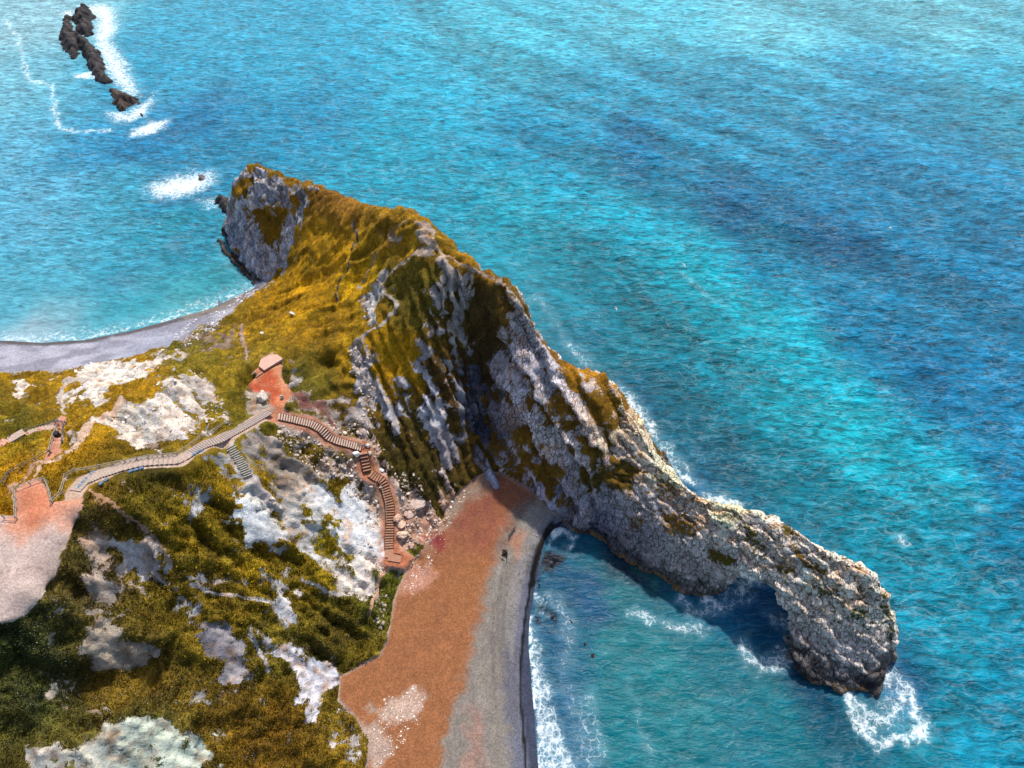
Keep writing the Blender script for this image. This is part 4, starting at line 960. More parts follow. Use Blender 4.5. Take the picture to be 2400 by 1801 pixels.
F_line([(0,795),(100,799),(200,792),(300,773),(400,747),(455,730),(520,708),(590,672)], .7, .8, .62)
F_line([(0,785),(100,789),(200,780),(300,764),(400,738),(500,705),(590,664)], 3.0, 5, .46)
F_line([(505,560),(520,600),(555,640),(590,664)], 1.0, 1.5, .35)
F_poly([(1235,700),(1262,715),(1300,760),(1330,830),(1370,870),(1400,860),(1380,830),(1330,790),(1300,740),(1260,690)], 3.5, .52)
F_poly([(1430,890),(1470,905),(1520,960),(1550,1020),(1620,1090),(1640,1130),(1600,1110),(1540,1060),(1490,990),(1440,930)], 3.5, .6)
F_poly([(1450,920),(1490,930),(1540,1000),(1555,1040),(1500,990)], 2, .72)
F_poly([(1590,1110),(1625,1125),(1632,1140),(1605,1132)], 1.5, .9)
F_poly([(1650,1150),(1700,1160),(1745,1185),(1740,1200),(1690,1185),(1650,1168)], 2, .82)
F_poly([(1640,1385),(1670,1400),(1700,1395),(1760,1340),(1800,1350),(1790,1375),(1720,1400),(1680,1425),(1650,1415)], 1.8, .72)
F_poly([(1648,1395),(1668,1400),(1690,1405),(1670,1422),(1652,1415)], .8, .95)
F_line([(1600,1400),(1620,1440),(1680,1430),(1760,1400)], 1.2, 1.5, .5)
F_line([(1740,1510),(1760,1550),(1810,1560),(1850,1540)], 2.0, 2, .56)
F_line([(1820,1450),(1850,1470),(1862,1500)], 2.0, 2, .5)
F_poly([(2040,1540),(2080,1530),(2110,1560),(2130,1620),(2150,1680),(2130,1720),(2060,1730),(2000,1680),(2040,1640),(2060,1600)], 3.5, .44)
F_poly([(2040,1530),(2075,1545),(2090,1580),(2085,1610),(2064,1600),(2055,1560)], 1.6, .8)
F_line([(2010,1650),(2030,1680),(2070,1690),(2110,1660),(2110,1610),(2090,1570)], 1.1, 1.2, .68)
F_line([(1990,1640),(2010,1700),(2060,1735),(2120,1735),(2160,1720),(2150,1660),(2130,1610)], 1.1, 1.3, .72)
F_line([(1240,1440),(1243,1500),(1248,1580),(1258,1680),(1268,1820)], .5, .6, .85)
F_poly([(1238,1480),(1262,1470),(1280,1560),(1300,1640),(1330,1720),(1352,1800),(1360,1900),(1268,1900),(1250,1640)], 2.2, .6)
F_poly([(1282,1240),(1320,1225),(1330,1245),(1300,1262),(1285,1290)], 1, .72)
F_poly([(1244,1390),(1262,1380),(1270,1420),(1285,1450),(1258,1445)], 1, .62)
F_line([(1330,1285),(1345,1258),(1325,1235)], .9, .8, .6)
F_line([(1448,1270),(1490,1300),(1530,1328)], 1.6, 1.6, .75)
F_line([(1480,1440),(1560,1462),(1620,1475),(1650,1480)], .9, 1.3, .56)
F_line([(1330,1480),(1325,1540),(1320,1600),(1350,1650),(1370,1720),(1375,1800)], 1.6, 2.4, .44)
F_line([(1380,1630),(1395,1700),(1400,1780)], 1.6, 2, .42)
F_line([(1290,1400),(1320,1440),(1340,1470)], 1.2, 2, .48)
F_line([(1470,1600),(1500,1680),(1520,1760)], .6, 1.4, .42)
F_line([(1600,640),(1640,680),(1700,720)], .8, 1.5, .42)
F_poly([(2090,1250),(2120,1250),(2130,1275),(2105,1275)], 1.5, .58)
F_poly([(2290,1180),(2310,1180),(2320,1200),(2300,1200)], 1, .45)
shore = sstep(-1.3, -.1, seah)*(SY > 60)*(1-sstep(.4, 1.5, seah))
foam = np.maximum(foam, shore*.45*(SX > -60)*(SY > 75))
foam = foam*(1-kelp_shade)
# swell as real waves
a0 = np.array(W3(1500, 200, 0)[:2]); a1 = np.array(W3(2300, 500, 0)[:2]); sdv = (a1-a0)/np.linalg.norm(a1-a0)
sl = SX*sdv[0]+SY*sdv[1]; sn = -SX*sdv[1]+SY*sdv[0]
open_ = sstep(0, 60, SX+SY*.55-55)
swell = (fbm(sn*.11, sl*.012, 0, 2, 95)-.5)*1.6+(fbm(sn*.3, sl*.06, 0, 2, 96)-.5)*.35
chop = (fbm(SX*.28, SY*.5, 0, 3, 97)-.5)*(.5+.7*open_)
near = 1/(1+(np.hypot(SX, SY)/700)**2)
SZ = (swell*(.25+.75*open_)+chop)*near*sstep(.5, -3, seah)*.9
SZ[(seah > -1) & (seah < 4)] *= .3
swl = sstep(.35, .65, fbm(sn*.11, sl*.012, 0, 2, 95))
wcol = wcol*(1+(swl-.5)*.34*open_)[..., None]  # swell bands repeated as light and dark in the water colour

def sea_material():
    m, nt, b = new_mat('sea_water'); g = NT(nt)
    P = g.n('ShaderNodeTexCoord').outputs['Object']
    wc = g.n('ShaderNodeAttribute', attribute_name='watercol').outputs['Color']
    fm = g.n('ShaderNodeAttribute', attribute_name='foam').outputs['Fac']
    mp = g.n('ShaderNodeMapping'); g.l(P, mp.inputs[0]); mp.inputs['Rotation'].default_value = (0, 0, math.atan2(-sdv[1], sdv[0])*.75); mp.inputs['Scale'].default_value = (.42, 1.1, 1)
    V_ = mp.outputs[0]
    ow = g.n('ShaderNodeAttribute', attribute_name='open').outputs['Fac']
    w1 = g.noise(V_, .72, 5, .6, .7); w2 = g.noise(V_, 2.2, 4, .6, .3); w3 = g.noise(V_, .2, 3, .5, .3)
    h = g.math('ADD', g.math('MULTIPLY', w1, 1.0), g.math('MULTIPLY', w2, .35))
    h = g.math('ADD', h, g.math('MULTIPLY', w3, 1.6))
    # thin light crests: ripple highlights painted into the water colour
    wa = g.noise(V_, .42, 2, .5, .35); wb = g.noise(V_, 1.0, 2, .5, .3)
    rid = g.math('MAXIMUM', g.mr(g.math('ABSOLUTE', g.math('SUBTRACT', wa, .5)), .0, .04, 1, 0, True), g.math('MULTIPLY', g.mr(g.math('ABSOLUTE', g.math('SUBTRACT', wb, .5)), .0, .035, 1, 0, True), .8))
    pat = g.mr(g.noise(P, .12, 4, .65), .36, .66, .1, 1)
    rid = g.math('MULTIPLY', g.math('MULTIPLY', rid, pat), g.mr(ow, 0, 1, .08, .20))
    tone = g.math('MULTIPLY', g.mr(w1, .32, .68, .42, 1.8), g.mr(w3, .35, .65, .8, 1.22))  # wave crests lightened and troughs shaded in the base colour
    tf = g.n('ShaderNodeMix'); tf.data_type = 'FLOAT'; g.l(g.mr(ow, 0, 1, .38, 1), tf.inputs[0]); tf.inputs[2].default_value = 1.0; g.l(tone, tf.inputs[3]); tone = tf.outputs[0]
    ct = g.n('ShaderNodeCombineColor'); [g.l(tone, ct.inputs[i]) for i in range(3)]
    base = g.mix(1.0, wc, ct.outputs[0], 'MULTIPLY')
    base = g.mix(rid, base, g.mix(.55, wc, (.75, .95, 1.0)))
    # foam lace
    dn = g.n('ShaderNodeTexNoise'); dn.inputs['Scale'].default_value = .8; dn.inputs['Detail'].default_value = 4; g.l(P, dn.inputs['Vector'])
    dv = g.n('ShaderNodeVectorMath', operation='MULTIPLY_ADD'); g.l(dn.outputs['Color'], dv.inputs[0]); dv.inputs[1].default_value = (2.2, 2.2, 0); g.l(P, dv.inputs[2])
    vo = g.n('ShaderNodeTexVoronoi', feature='DISTANCE_TO_EDGE'); vo.inputs['Scale'].default_value = .75; g.l(dv.outputs[0], vo.inputs['Vector'])
    vo2 = g.n('ShaderNodeTexVoronoi', feature='DISTANCE_TO_EDGE'); vo2.inputs['Scale'].default_value = 2.0; g.l(dv.outputs[0], vo2.inputs['Vector'])
    lace = g.math('MAXIMUM', g.mr(vo.outputs['Distance'], 0, .22, 1, 0), g.math('MULTIPLY', g.mr(vo2.outputs['Distance'], 0, .2, 1, 0), .75))
    nf = g.noise(P, .9, 6, .68)
    q = g.math('ADD', g.math('MULTIPLY', lace, .42), g.math('MULTIPLY', nf, .75))
    q = g.math('ADD', q, g.math('MULTIPLY', fm, .95))
    ff = g.mr(q, 1.03, 1.55, 0, 1)
    ff = g.math('MULTIPLY', ff, g.mr(fm, .12, .3, 0, 1))
    milk = g.mr(fm, .1, 1, 0, .35)
    base = g.mix(milk, base, (.35, .62, .70))
    col = g.mix(ff, base, (.86, .90, .90))
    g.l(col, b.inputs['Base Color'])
    b.inputs['IOR'].default_value = 1.33; b.inputs['Specular IOR Level'].default_value = .16
    g.l(g.mr(ff, 0, 1, .22, .8), b.inputs['Roughness'])
    bp = g.n('ShaderNodeBump'); g.l(g.mr(ow, 0, 1, .4, .9), bp.inputs['Strength']); bp.inputs['Distance'].default_value = .9
    g.l(g.math('ADD', h, g.math('MULTIPLY', ff, .1)), bp.inputs['Height']); g.l(bp.outputs[0], b.inputs['Normal'])
    return m
SEA = sea_material()
iS = np.arange(SX.size).reshape(SX.shape)
SQ = np.stack([iS[:-1, :-1], iS[:-1, 1:], iS[1:, 1:], iS[1:, :-1]], -1).reshape(-1, 4)
sq = seah.reshape(-1)[SQ].min(1) < 2.5
SQ = SQ[sq]; u, inv = np.unique(SQ, return_inverse=True)
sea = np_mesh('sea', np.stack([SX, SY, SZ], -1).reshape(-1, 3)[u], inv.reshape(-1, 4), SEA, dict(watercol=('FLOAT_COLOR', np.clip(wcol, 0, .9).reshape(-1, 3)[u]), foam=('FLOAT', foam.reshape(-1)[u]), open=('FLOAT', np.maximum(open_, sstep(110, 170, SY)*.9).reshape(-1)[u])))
tag(sea, kind='structure')
# sea bed far below, closing the ground under the water
bed = np_mesh('sea_bed', [(-5000,-4000,-12),(5000,-4000,-12),(5000,9000,-12),(-5000,9000,-12)], [(0,1,2,3)], simple_mat('sea_floor', (90,96,90)), smooth=False)
tag(bed, kind='structure')

# ------------------------------------------------------------------ reef and lone rocks
def reef(name, outline, hgt, label, cat, group, rgb=(44,42,46), pale=(96,88,84), seed=0, res=.45, z0=0, ridge=.0, zbase=-2.5, dirn=(.6, -.8), clean=False):
    P = np.array([W3(a, b, z0)[:2] for a, b in outline])
    lo, hi = P.min(0)-3, P.max(0)+3
    x = np.arange(lo[0], hi[0], res); y = np.arange(lo[1], hi[1], res); X, Y = np.meshgrid(x, y)
    jx = (fbm(X*.5, Y*.5, 0, 3, seed)-.5)*2.5; jy = (fbm(X*.5, Y*.5, 5, 3, seed+1)-.5)*2.5
    if clean: jx, jy = jx*.15, jy*.15
    gr_ = 0 if clean else min(1.3, hgt*.3)
    s = sdpoly(X+jx*.6, Y+jy*.6, P)+gr_; mx = max(s.max(), .5)
    t = np.clip(s/mx, 0, 1)
    q = X*dirn[0]+Y*dirn[1]; r = -X*dirn[1]+Y*dirn[0]
    st = np.abs(fbm(q*.7, r*.16, 0, 4, seed+3)-.5)*2
    f1, f2, iv = worley(q*.5, r*.3, 0*q, seed+5)
    z = zbase+(hgt-zbase)*t**.45*(.82+.3*(iv-.5))-st*hgt*.5*(t > .02)-(1-sstep(0, .2, f2-f1))*.12*hgt+(fbm(X*1.5, Y*1.5, 0, 3, seed+7)-.5)*.5
    z = np.where(s < -.2, zbase, z)+z0
    idx = np.arange(X.size).reshape(X.shape)
    Fq = np.stack([idx[:-1, :-1], idx[:-1, 1:], idx[1:, 1:], idx[1:, :-1]], -1).reshape(-1, 4)
    kp = (z.reshape(-1)[Fq].max(1) > z0+zbase+.05); Fq = Fq[kp]; u, inv = np.unique(Fq, return_inverse=True)
    mixv = .7*np.clip(fbm(X*.8, Y*.8, z*.5, 3, seed+9)*1.8-.6+(z-z0)/max(hgt, 1)*.3, 0, 1)[..., None]
    c = lin(rgb)*(1-mixv)+lin(pale)*mixv
    V3 = np.stack([X, Y, z], -1).reshape(-1, 3)[u]
    base = V3.mean(0); base[2] = z0
    o = np_mesh(name, V3-base, inv.reshape(-1, 4), LAND, dict(rockcol=('FLOAT_COLOR', c.reshape(-1, 3)[u]), vegcol=('FLOAT_COLOR', np.tile(lin((90,70,20)), (len(u), 1))), cover=('FLOAT', np.full(len(u), -1.0)), sand=('FLOAT', np.zeros(len(u)))))
    o.location = base
    return tag(o, label, cat, group)
RG = 'dark rocks of the offshore reef'
reef('reef_rock', [(172,42),(184,20),(205,20),(224,42),(212,48),(218,80),(205,88),(185,80),(176,62)], 5.5, 'dark jagged rock at the far head of the reef, widest and topmost', 'sea rock', RG, seed=101)
reef('reef_rock', [(153,42),(170,42),(172,75),(190,100),(191,126),(174,143),(153,122),(140,93),(142,68)], 4.0, 'low dark rock on the sheltered left side of the reef head', 'sea rock', RG, seed=111)
reef('reef_rock', [(176,78),(200,92),(216,108),(232,126),(246,164),(230,172),(214,166),(196,130),(184,104)], 4.8, 'long narrow dark rock forming the middle of the reef', 'sea rock', RG, seed=121)
reef('reef_rock', [(216,166),(240,164),(254,176),(263,192),(250,196),(232,196),(222,184)], 3.6, 'small dark rock at the near end of the reef chain before the gap', 'sea rock', RG, seed=131)
reef('reef_rock', [(252,210),(270,208),(286,220),(306,226),(328,234),(326,244),(308,246),(300,258),(294,270),(280,258),(268,252),(262,234)], 4.2, 'detached brown rock beyond the gap, fringed with streaky foam', 'sea rock', RG, rgb=(52,46,44), pale=(118,100,88), seed=141)
reef('reef_rock', [(326,268),(336,266),(338,274),(326,276)], 1.2, 'tiny dark rock awash in foam below the detached reef rock', 'sea rock', RG, seed=151, res=.3)
reef('sea_rock', [(458,410),(470,406),(482,414),(480,426),(468,428),(460,420)], 2.2, 'lone grey brown rock in a wide patch of white foam', 'sea rock', None, rgb=(86,76,76), pale=(140,128,124), seed=161, res=.3)
reef('sea_rock', [(506,470),(518,464),(536,466),(548,480),(545,505),(532,506),(520,492),(508,482)], 4.0, 'black rock jutting into the water at the foot of the grey cliff', 'sea rock', None, seed=171, res=.35)
reef('shore_rock', [(500,545),(520,560),(548,600),(580,635),(606,662),(600,676),(570,650),(535,610),(508,570)], 1.6, 'low dark weedy ledge along the foot of the grey cliff', 'rock ledge', None, seed=181, res=.35)
reef('foot_rock', [(1842,1500),(1862,1490),(1890,1510),(1905,1560),(1890,1578),(1862,1560),(1846,1536)], 4.5, 'rounded grey boulder at the inner foot of the arch leg', 'boulder', None, rgb=(70,66,68), pale=(186,176,170), seed=191, res=.22)
reef('rock_spur', [(1985,1590),(2040,1560),(2062,1580),(2056,1628),(2030,1622),(2000,1612)], 5.0, 'black wet rock spur at the seaward foot of the arch', 'rock spur', None, rgb=(26,24,30), pale=(120,112,110), seed=201, res=.22)
reef('weedy_rock', [(488,700),(496,702),(506,716),(500,718)], .8, 'small dark weedy rock in the shallows beside the groyne of boulders', 'sea rock', None, seed=211, res=.25)
reef('boulder_groyne', [(508,694),(516,700),(524,716),(530,742),(522,744),(514,722)], 1.2, 'line of dark boulders running from the cove beach into the water', 'rock ledge', None, rgb=(50,52,62), pale=(150,150,166), seed=221, res=.25)
reef('fin_rock', [(1132,1076),(1144,1068),(1158,1100),(1170,1140),(1160,1142),(1136,1120)], 2.2, 'pointed pale grey rock fin where the gully meets the beach', 'rock', None, rgb=(120,124,146), pale=(190,194,210), seed=231, res=.2, z0=4.2, zbase=-.6, clean=True)
DG = 'black weed covered ledges in the shallows off the beach'
reef('weed_ledge', [(1283,1292),(1298,1288),(1328,1310),(1316,1332),(1292,1350),(1276,1346),(1272,1318)], .22, 'largest black weedy ledge just below the tip of the beach', 'rock ledge', DG, rgb=(6,9,16), pale=(14,18,28), seed=301, res=.25, zbase=-.5)
reef('weed_ledge', [(1266,1348),(1275,1342),(1272,1384),(1262,1390)], .15, 'thin black weedy strip trailing from the largest ledge', 'rock ledge', DG, rgb=(8,12,22), pale=(16,22,34), seed=305, res=.2, zbase=-.5)
reef('weed_ledge', [(1252,1429),(1270,1430),(1294,1432),(1303,1454),(1292,1462),(1284,1441),(1262,1439)], .15, 'hooked black weedy ledge near the first surf', 'rock ledge', DG, rgb=(8,12,22), pale=(16,22,34), seed=311, res=.2, zbase=-.5)
reef('weed_ledge', [(1255,1447),(1270,1448),(1276,1461),(1260,1464)], .15, 'small round black weedy ledge under the hooked one', 'rock ledge', DG, rgb=(8,12,22), pale=(16,22,34), seed=315, res=.2, zbase=-.5)
# floating weed and dark stones in a string offshore
for i, (a, b, r, lb) in enumerate([(1334,1455,3,'first weedy stone of the string nearest the beach'),(1345,1475,3,'small weedy stone with a thread of weed beside it'),(1357,1492,2.5,'tiny brown weedy stone in mid string'),(1373,1510,4,'dark weedy stone above the longest one in the string'),(1392,1537,6,'longest brown weedy stone of the string'),(1422,1587,4,'isolated dark stone farthest along the string')]):
    reef('weedy_stone', [(a-r, b-r*1.2), (a+r*.6, b-r), (a+r, b+r), (a, b+r*1.5), (a-r*.8, b+r*.4)], .5, lb, 'weedy stone', 'weedy stones strung out in the bay', rgb=(30,22,16), pale=(96,52,28), seed=240+i*4, res=.12, zbase=-.6)

# ------------------------------------------------------------------ boulders on land
def boulder(px, py, r, rgb, label, sq=(1, .85, .7), seed=0, sink=.25, group=None, name='boulder', z=None):
    p = onland(px, py)
    import bmesh
    bm = bmesh.new(); bmesh.ops.create_icosphere(bm, subdivisions=4, radius=1.0)
    co = np.array([v.co[:] for v in bm.verts])
    f1, f2, iv = worley(co[:, 0]*1.3+seed, co[:, 1]*1.3, co[:, 2]*1.3, seed)
    d = 1+(iv-.5)*.45+(fbm(co[:, 0]*2+seed, co[:, 1]*2, co[:, 2]*2, 3, seed)-.5)*.35
    # chop planar facets
    rr = np.random.default_rng(seed)
    cc = co*d[:, None]
    for _ in range(9):
        nrm = rr.normal(size=3); nrm /= np.linalg.norm(nrm); h = rr.uniform(.62, .85)
        over = np.maximum(cc@nrm-h, 0); cc = cc-over[:, None]*nrm*.92
    ang = rr.uniform(0, 6.28); ca, sa = math.cos(ang), math.sin(ang)
    cc = cc*np.array(sq)*r; cc = np.column_stack([cc[:, 0]*ca-cc[:, 1]*sa, cc[:, 0]*sa+cc[:, 1]*ca, cc[:, 2]])
    Fm = np.array([[v.index for v in f.verts] for f in bm.faces]); bm.free()
    n_ = len(cc)
    o = np_mesh(name, cc, Fm, LAND, dict(rockcol=('FLOAT_COLOR', np.tile(lin(rgb), (n_, 1))), vegcol=('FLOAT_COLOR', np.tile(lin((90,70,20)), (n_, 1))), cover=('FLOAT', np.full(n_, -1.0)), sand=('FLOAT', np.full(n_, .7))))
    o.location = (p[0], p[1], p[2]+r*sq[2]*(1-sink)-.1)
    return tag(o, label, 'boulder', group)
GB = 'loose boulders beside the lower stairs'
boulder(836,1066,.75,(226,222,216),'large white boulder left of the short flight of stairs', seed=1, group=GB)
boulder(862,1046,.6,(222,214,206),'white boulder by the corner of the stair landing', seed=2, group=GB)
boulder(868,1064,.5,(186,170,156),'tan boulder right of the short flight of stairs', seed=3, group=GB)
boulder(896,1104,.6,(228,220,216),'white boulder above the start of the lower flight', seed=4, group=GB)
boulder(892,1142,.42,(224,206,190),'round cream stone at the head of the stair handrail', seed=5, group=GB)
boulder(808,1016,.5,(226,206,186),'cream boulder beside the upper flight of stairs', seed=6, group=GB)
boulder(618,936,1.25,(196,184,172),'big squarish pale boulder in the bare earth plaza', seed=7, sq=(1, .9, .8))
boulder(940,1232,1.0,(204,168,146),'round flat topped boulder right of the lower stairs', seed=8, sq=(1,1,.5))
boulder(932,1218,1.0,(206,164,140),'angular pink boulder uphill of the flat topped one', seed=9)
boulder(980,1185,1.6,(186,164,152),'largest flat slab of rock in the rockfall under the bushes', seed=10, sq=(1.3, 1, .4))
boulder(960,1205,1.1,(190,160,146),'broad pink slab in the middle of the rockfall', seed=11, sq=(1.2,1,.5))
boulder(945,1255,1.0,(212,178,154),'pale block on the earth ramp right of the stairs', seed=12, sq=(1.3,1,.5))
boulder(1060,1177,.35,(236,230,220),'tiny white stone on the grey sand by the cliff foot', seed=13)
boulder(1057,1190,.32,(236,230,220),'tiny white stone just below another on the grey sand', seed=14)
boulder(979,1301,.4,(230,214,206),'flat white stone on the red sand above the beach steps', seed=15, sq=(1,.7,.4))
boulder(614,782,.5,(238,236,228),'small white boulder alone on the yellow grass slope', seed=16)
boulder(1258,1256,.0001+.3,(150,150,170),'small bluish stone in the weed line', seed=17)
# small white plank on the slope
p = onland(687, 737); b_ = MB(); b_.box(p+np.array([0, 0, .25]), (.75,-.42,.02), (.14,.26,0), (0,0,.14))
tag(b_.build('plank', M_white, None, .03), 'short white plank lying on the yellow grass slope', 'plank')

# ------------------------------------------------------------------ stairs and paths
def resample(P, n):
    P = np.asarray(P); seg = np.linalg.norm(np.diff(P[:, :2], axis=0), axis=1); s = np.concatenate([[0], np.cumsum(seg)])
    t = np.linspace(0, s[-1], n)
    return np.column_stack([np.interp(t, s, P[:, k]) for k in range(3)])
def flight(name, P, n, width, label, cat, mt, mr_, group=None, ht=.16, board=.10, stringer=None, skip=0):
    R = resample(P, n+1); e = empty(name, tuple(R[-1]), label, cat, group)
    for i in range(n):
        a, b = R[i], R[i+1]; d = (b-a); L2 = np.hypot(d[0], d[1]); d = np.array([d[0], d[1], 0])/L2
        a0 = R[max(i-1, 0)]; b0 = R[min(i+2, n)]; d2 = (b0-a0); d2[2] = 0; d2 /= np.linalg.norm(d2); d = d2
        side = np.array([-d[1], d[0], 0]); c = (a+b)/2; zt = a[2]
        m = MB(); m.box((c[0], c[1], zt-ht/2), d*L2*.54, side*width/2, (0, 0, ht/2)); s = m.build('step', mt, e, .015)
        m = MB(); m.box((c[0]+d[0]*L2*.5, c[1]+d[1]*L2*.5, zt-.11), d*board/2, side*(width/2+.04), (0, 0, .14))
        o = m.build('riser', mr_, None); o.data.transform(__import__('mathutils').Matrix.Translation(-Vector(e.location))); o.parent = s
    if stringer:
        for sg in (-1, 1):
            m = MB()
            for i in range(n+1):
                d = (R[min(i+1, n)]-R[max(i-1, 0)])[:2]; d = d/np.hypot(*d); nn_ = np.array([-d[1], d[0], 0])*sg
                for q, z_ in ((.01, -.14), (.10, -.14), (.10, .10), (.01, .10)): m.v.append(tuple(R[i]+nn_*(width/2+q)+np.array([0, 0, z_])))
                if i:
                    k_ = (i-1)*4
                    for j in range(4): m.f.append((k_+j, k_+(j+1) % 4, k_+4+(j+1) % 4, k_+4+j))
            m.f.append((0, 1, 2, 3)); m.f.append((n*4+3, n*4+2, n*4+1, n*4))
            m.build('stringer', stringer, e)
    return e
SG = 'timber stair flights down to the red beach'
flight('staircase', stW['ST1'], 36, 1.55, 'long curving flight of pink earth steps dropping from the plaza', 'stairs', M_tread, M_riser, SG, stringer=M_riser)
flight('staircase', stW['ST2'], 6, 1.5, 'short straight flight of six earth steps by the white boulders', 'stairs', M_tread2, M_riser, SG, stringer=M_riser)
flight('staircase', stW['ST3'], 32, 1.6, 'lower flight of brown steps bending down beside the white rock slab', 'stairs', M_tread2, M_riser, SG, stringer=M_riser)
flight('staircase', stW['ST4'], 8, 1.5, 'last little wooden flight landing on the red sand', 'stairs', M_tread2, M_riser, SG, stringer=M_dark)
R = deckW
e = empty('landing', tuple(R[1]), 'earth and timber landing between the lower flight and the beach steps', 'landing')
m = MB(); d = R[1]-R[0]; m.box((R[0]+R[1])/2-[0,0,.1], d/2*1.1, (-.85,0,0), (0,0,.1)); m.build('deck', M_tread2, e)
m = MB(); d = R[2]-R[1]; nrm = np.array([-d[1], d[0], 0])/np.hypot(d[0], d[1])*.75; m.box((R[1]+R[2])/2-[0,0,.103], d/2*1.15, nrm, (0,0,.1)); m.build('deck', M_tread2, e)
m = MB(); m.bar(R[1]+nrm*1.05+[.8,0,.05], R[2]+nrm*1.05+[0,0,.05], .12, .2); m.build('edge_beam', M_riser, e)
PG = 'stepped path sections from the terrace to the plaza'
flight('stepped_path', spW[:4], 15, 1.8, 'curving close set steps leaving the pink terrace', 'stepped path', M_tread, M_pale, PG, board=.14, stringer=None)
flight('stepped_path', spW[3:8], 15, 1.7, 'middle section of stepped path with long pink treads', 'stepped path', M_tread, M_pale, PG, board=.14)
flight('stepped_path', spW[7:], 38, 1.5, 'straight upper path of many narrow steps reaching the red plaza', 'stepped path', M_tread, M_grey, PG, board=.12)
BR = resample(BAL, 17)
e = empty('ladder_steps', tuple(BR[-1]), 'worn flight of pale weathered sleepers on the white chute below the path', 'stairs')
for i in range(16):
    a = BR[i]; d = (BR[min(i+1, 16)]-BR[i]) if i < 16 else BR[i]-BR[i-1]; d = np.array([d[0], d[1], 0]); d /= np.linalg.norm(d)
    sd_ = np.array([-d[1], d[0], 0]); sk = sd_*.95+d*.12
    m = MB(); m.box(a+[0,0,.02], d*.10, sk*(.8+.15*math.sin(i*2.1)), (0,0,.1)); m.build('sleeper', M_pale, e)
# left zig-zag path steps and its stone bench
LP = np.array([onland(68,1016)+[0,0,.1], onland(100,1006)+[0,0,.1], onland(128,998)+[0,0,.1]])
flight('stepped_path', LP[::-1], 8, 1.7, 'short pink steps between the two rail fences at the left edge', 'stepped path', M_tread, M_pale, PG)
a = onland(22,1034); b = onland(62,1018); d = b-a; dn_ = d/np.linalg.norm(d); s_ = np.array([-dn_[1], dn_[0], 0]); s_ /= np.linalg.norm(s_)
zz = max(a[2], b[2])+.25
e = empty('boardwalk', tuple((a+b)/2), 'small pink topped boardwalk with dark side boards at the left edge', 'boardwalk')
A_ = np.array([a[0], a[1], zz]); B_ = np.array([b[0], b[1], zz])
m = MB(); m.box((A_+B_)/2, (B_-A_)/2, s_*.75, (0,0,.08)); m.build('deck', M_tread, e)
m = MB(); m.box((A_+B_)/2-s_*.85+[0,0,-.25], (B_-A_)/2*.95, s_*.07, (0,0,.33)); m.build('side_board', M_dark, e)
m = MB(); m.box((A_*.62+B_*.38)-s_*1.1+[0,0,-.1], (B_-A_)/2*.5, s_*.14, (0,0,.3)); m.build('side_board', M_dark, e)

# stone viewing platform
pl = [(606,858),(611,843),(631,832),(650,831),(663,841),(619,868)]
e = empty('viewing_platform', W3(634,850,23.3), 'pink concrete viewing platform with seven straight edges on the saddle', 'platform')
V3 = [W3(a, b, 23.75) for a, b in pl]; V4 = [(x, y, 23.0) for x, y, z in V3]; k = len(V3); lo_ = np.array(e.location)
me = bpy.data.meshes.new('slab'); me.from_pydata([tuple(np.array(v)-lo_) for v in V3+V4], [], [tuple(range(k))]+[(i, i+k, (i+1) % k+k, (i+1) % k) for i in range(k)]); me.materials.append(M_slab); me.update()
o = bpy.data.objects.new('slab', me); COL.objects.link(o); o.parent = e
m = MB(); m.bar(W3(619,872,23.32), W3(662,848,23.32), .12, .16); m.build('edge_beam', M_riser, e)
m = MB(); m.bar(W3(600,884,23.2), W3(616,873,23.3), .14, .2); m.bar(W3(590,878,23.0), W3(604,868,23.1), .14, .2); m.build('step', M_tread, e)
# stone marker on the plaza
p = onland(662, 934); m = MB(); m.box(p+[0,0,.45], (.28,.1,0), (-.03,.08,0), (0,0,.5)); tag(m.build('marker_stone', M_white, None, .03), 'small upright white marker stone on the plaza edge', 'marker')

# sandbags / revetment logs along the path
for a, b, lb in [((184,1146),(222,1104),'row of bluish sandbags lining the left edge of the terrace steps'),((232,1140),(256,1122),'blue grey sandbag row under the first path bend'),((300,1108),(338,1098),'blue grey sandbag row below the long treads'),((450,1070),(474,1056),'short blue grey sandbag row right of the path fork')]:
    A_ = onland(*a); B_ = onland(*b); nB = max(2, int(np.linalg.norm(B_-A_)/.7))
    e = empty('sandbag_wall', tuple(A_), lb, 'sandbags', 'sandbag rows along the stepped path')
    for i in range(nB):
        c = A_+(B_-A_)*(i+.5)/nB; c[2] = height(c[0], c[1])+.12
        d = (B_-A_)/np.linalg.norm(B_-A_)
        import bmesh
        bm = bmesh.new(); bmesh.ops.create_uvsphere(bm, u_segments=12, v_segments=8, radius=1)
        ang = math.atan2(d[1], d[0])+random.uniform(-.15, .15)
        for v in bm.verts:
            x, y, z = v.co; x = math.copysign(abs(x)**.6, x)*.42; y = math.copysign(abs(y)**.7, y)*.26; z = math.copysign(abs(z)**.7, z)*.2
            v.co = (c[0]-A_[0]+x*math.cos(ang)-y*math.sin(ang), c[1]-A_[1]+x*math.sin(ang)+y*math.cos(ang), c[2]-A_[2]+z)
        me = bpy.data.meshes.new('sandbag'); bm.to_mesh(me); bm.free(); me.materials.append(M_blue)
        for pf in me.polygons: pf.use_smooth = True
        o = bpy.data.objects.new('sandbag', me); COL.objects.link(o); o.parent = e

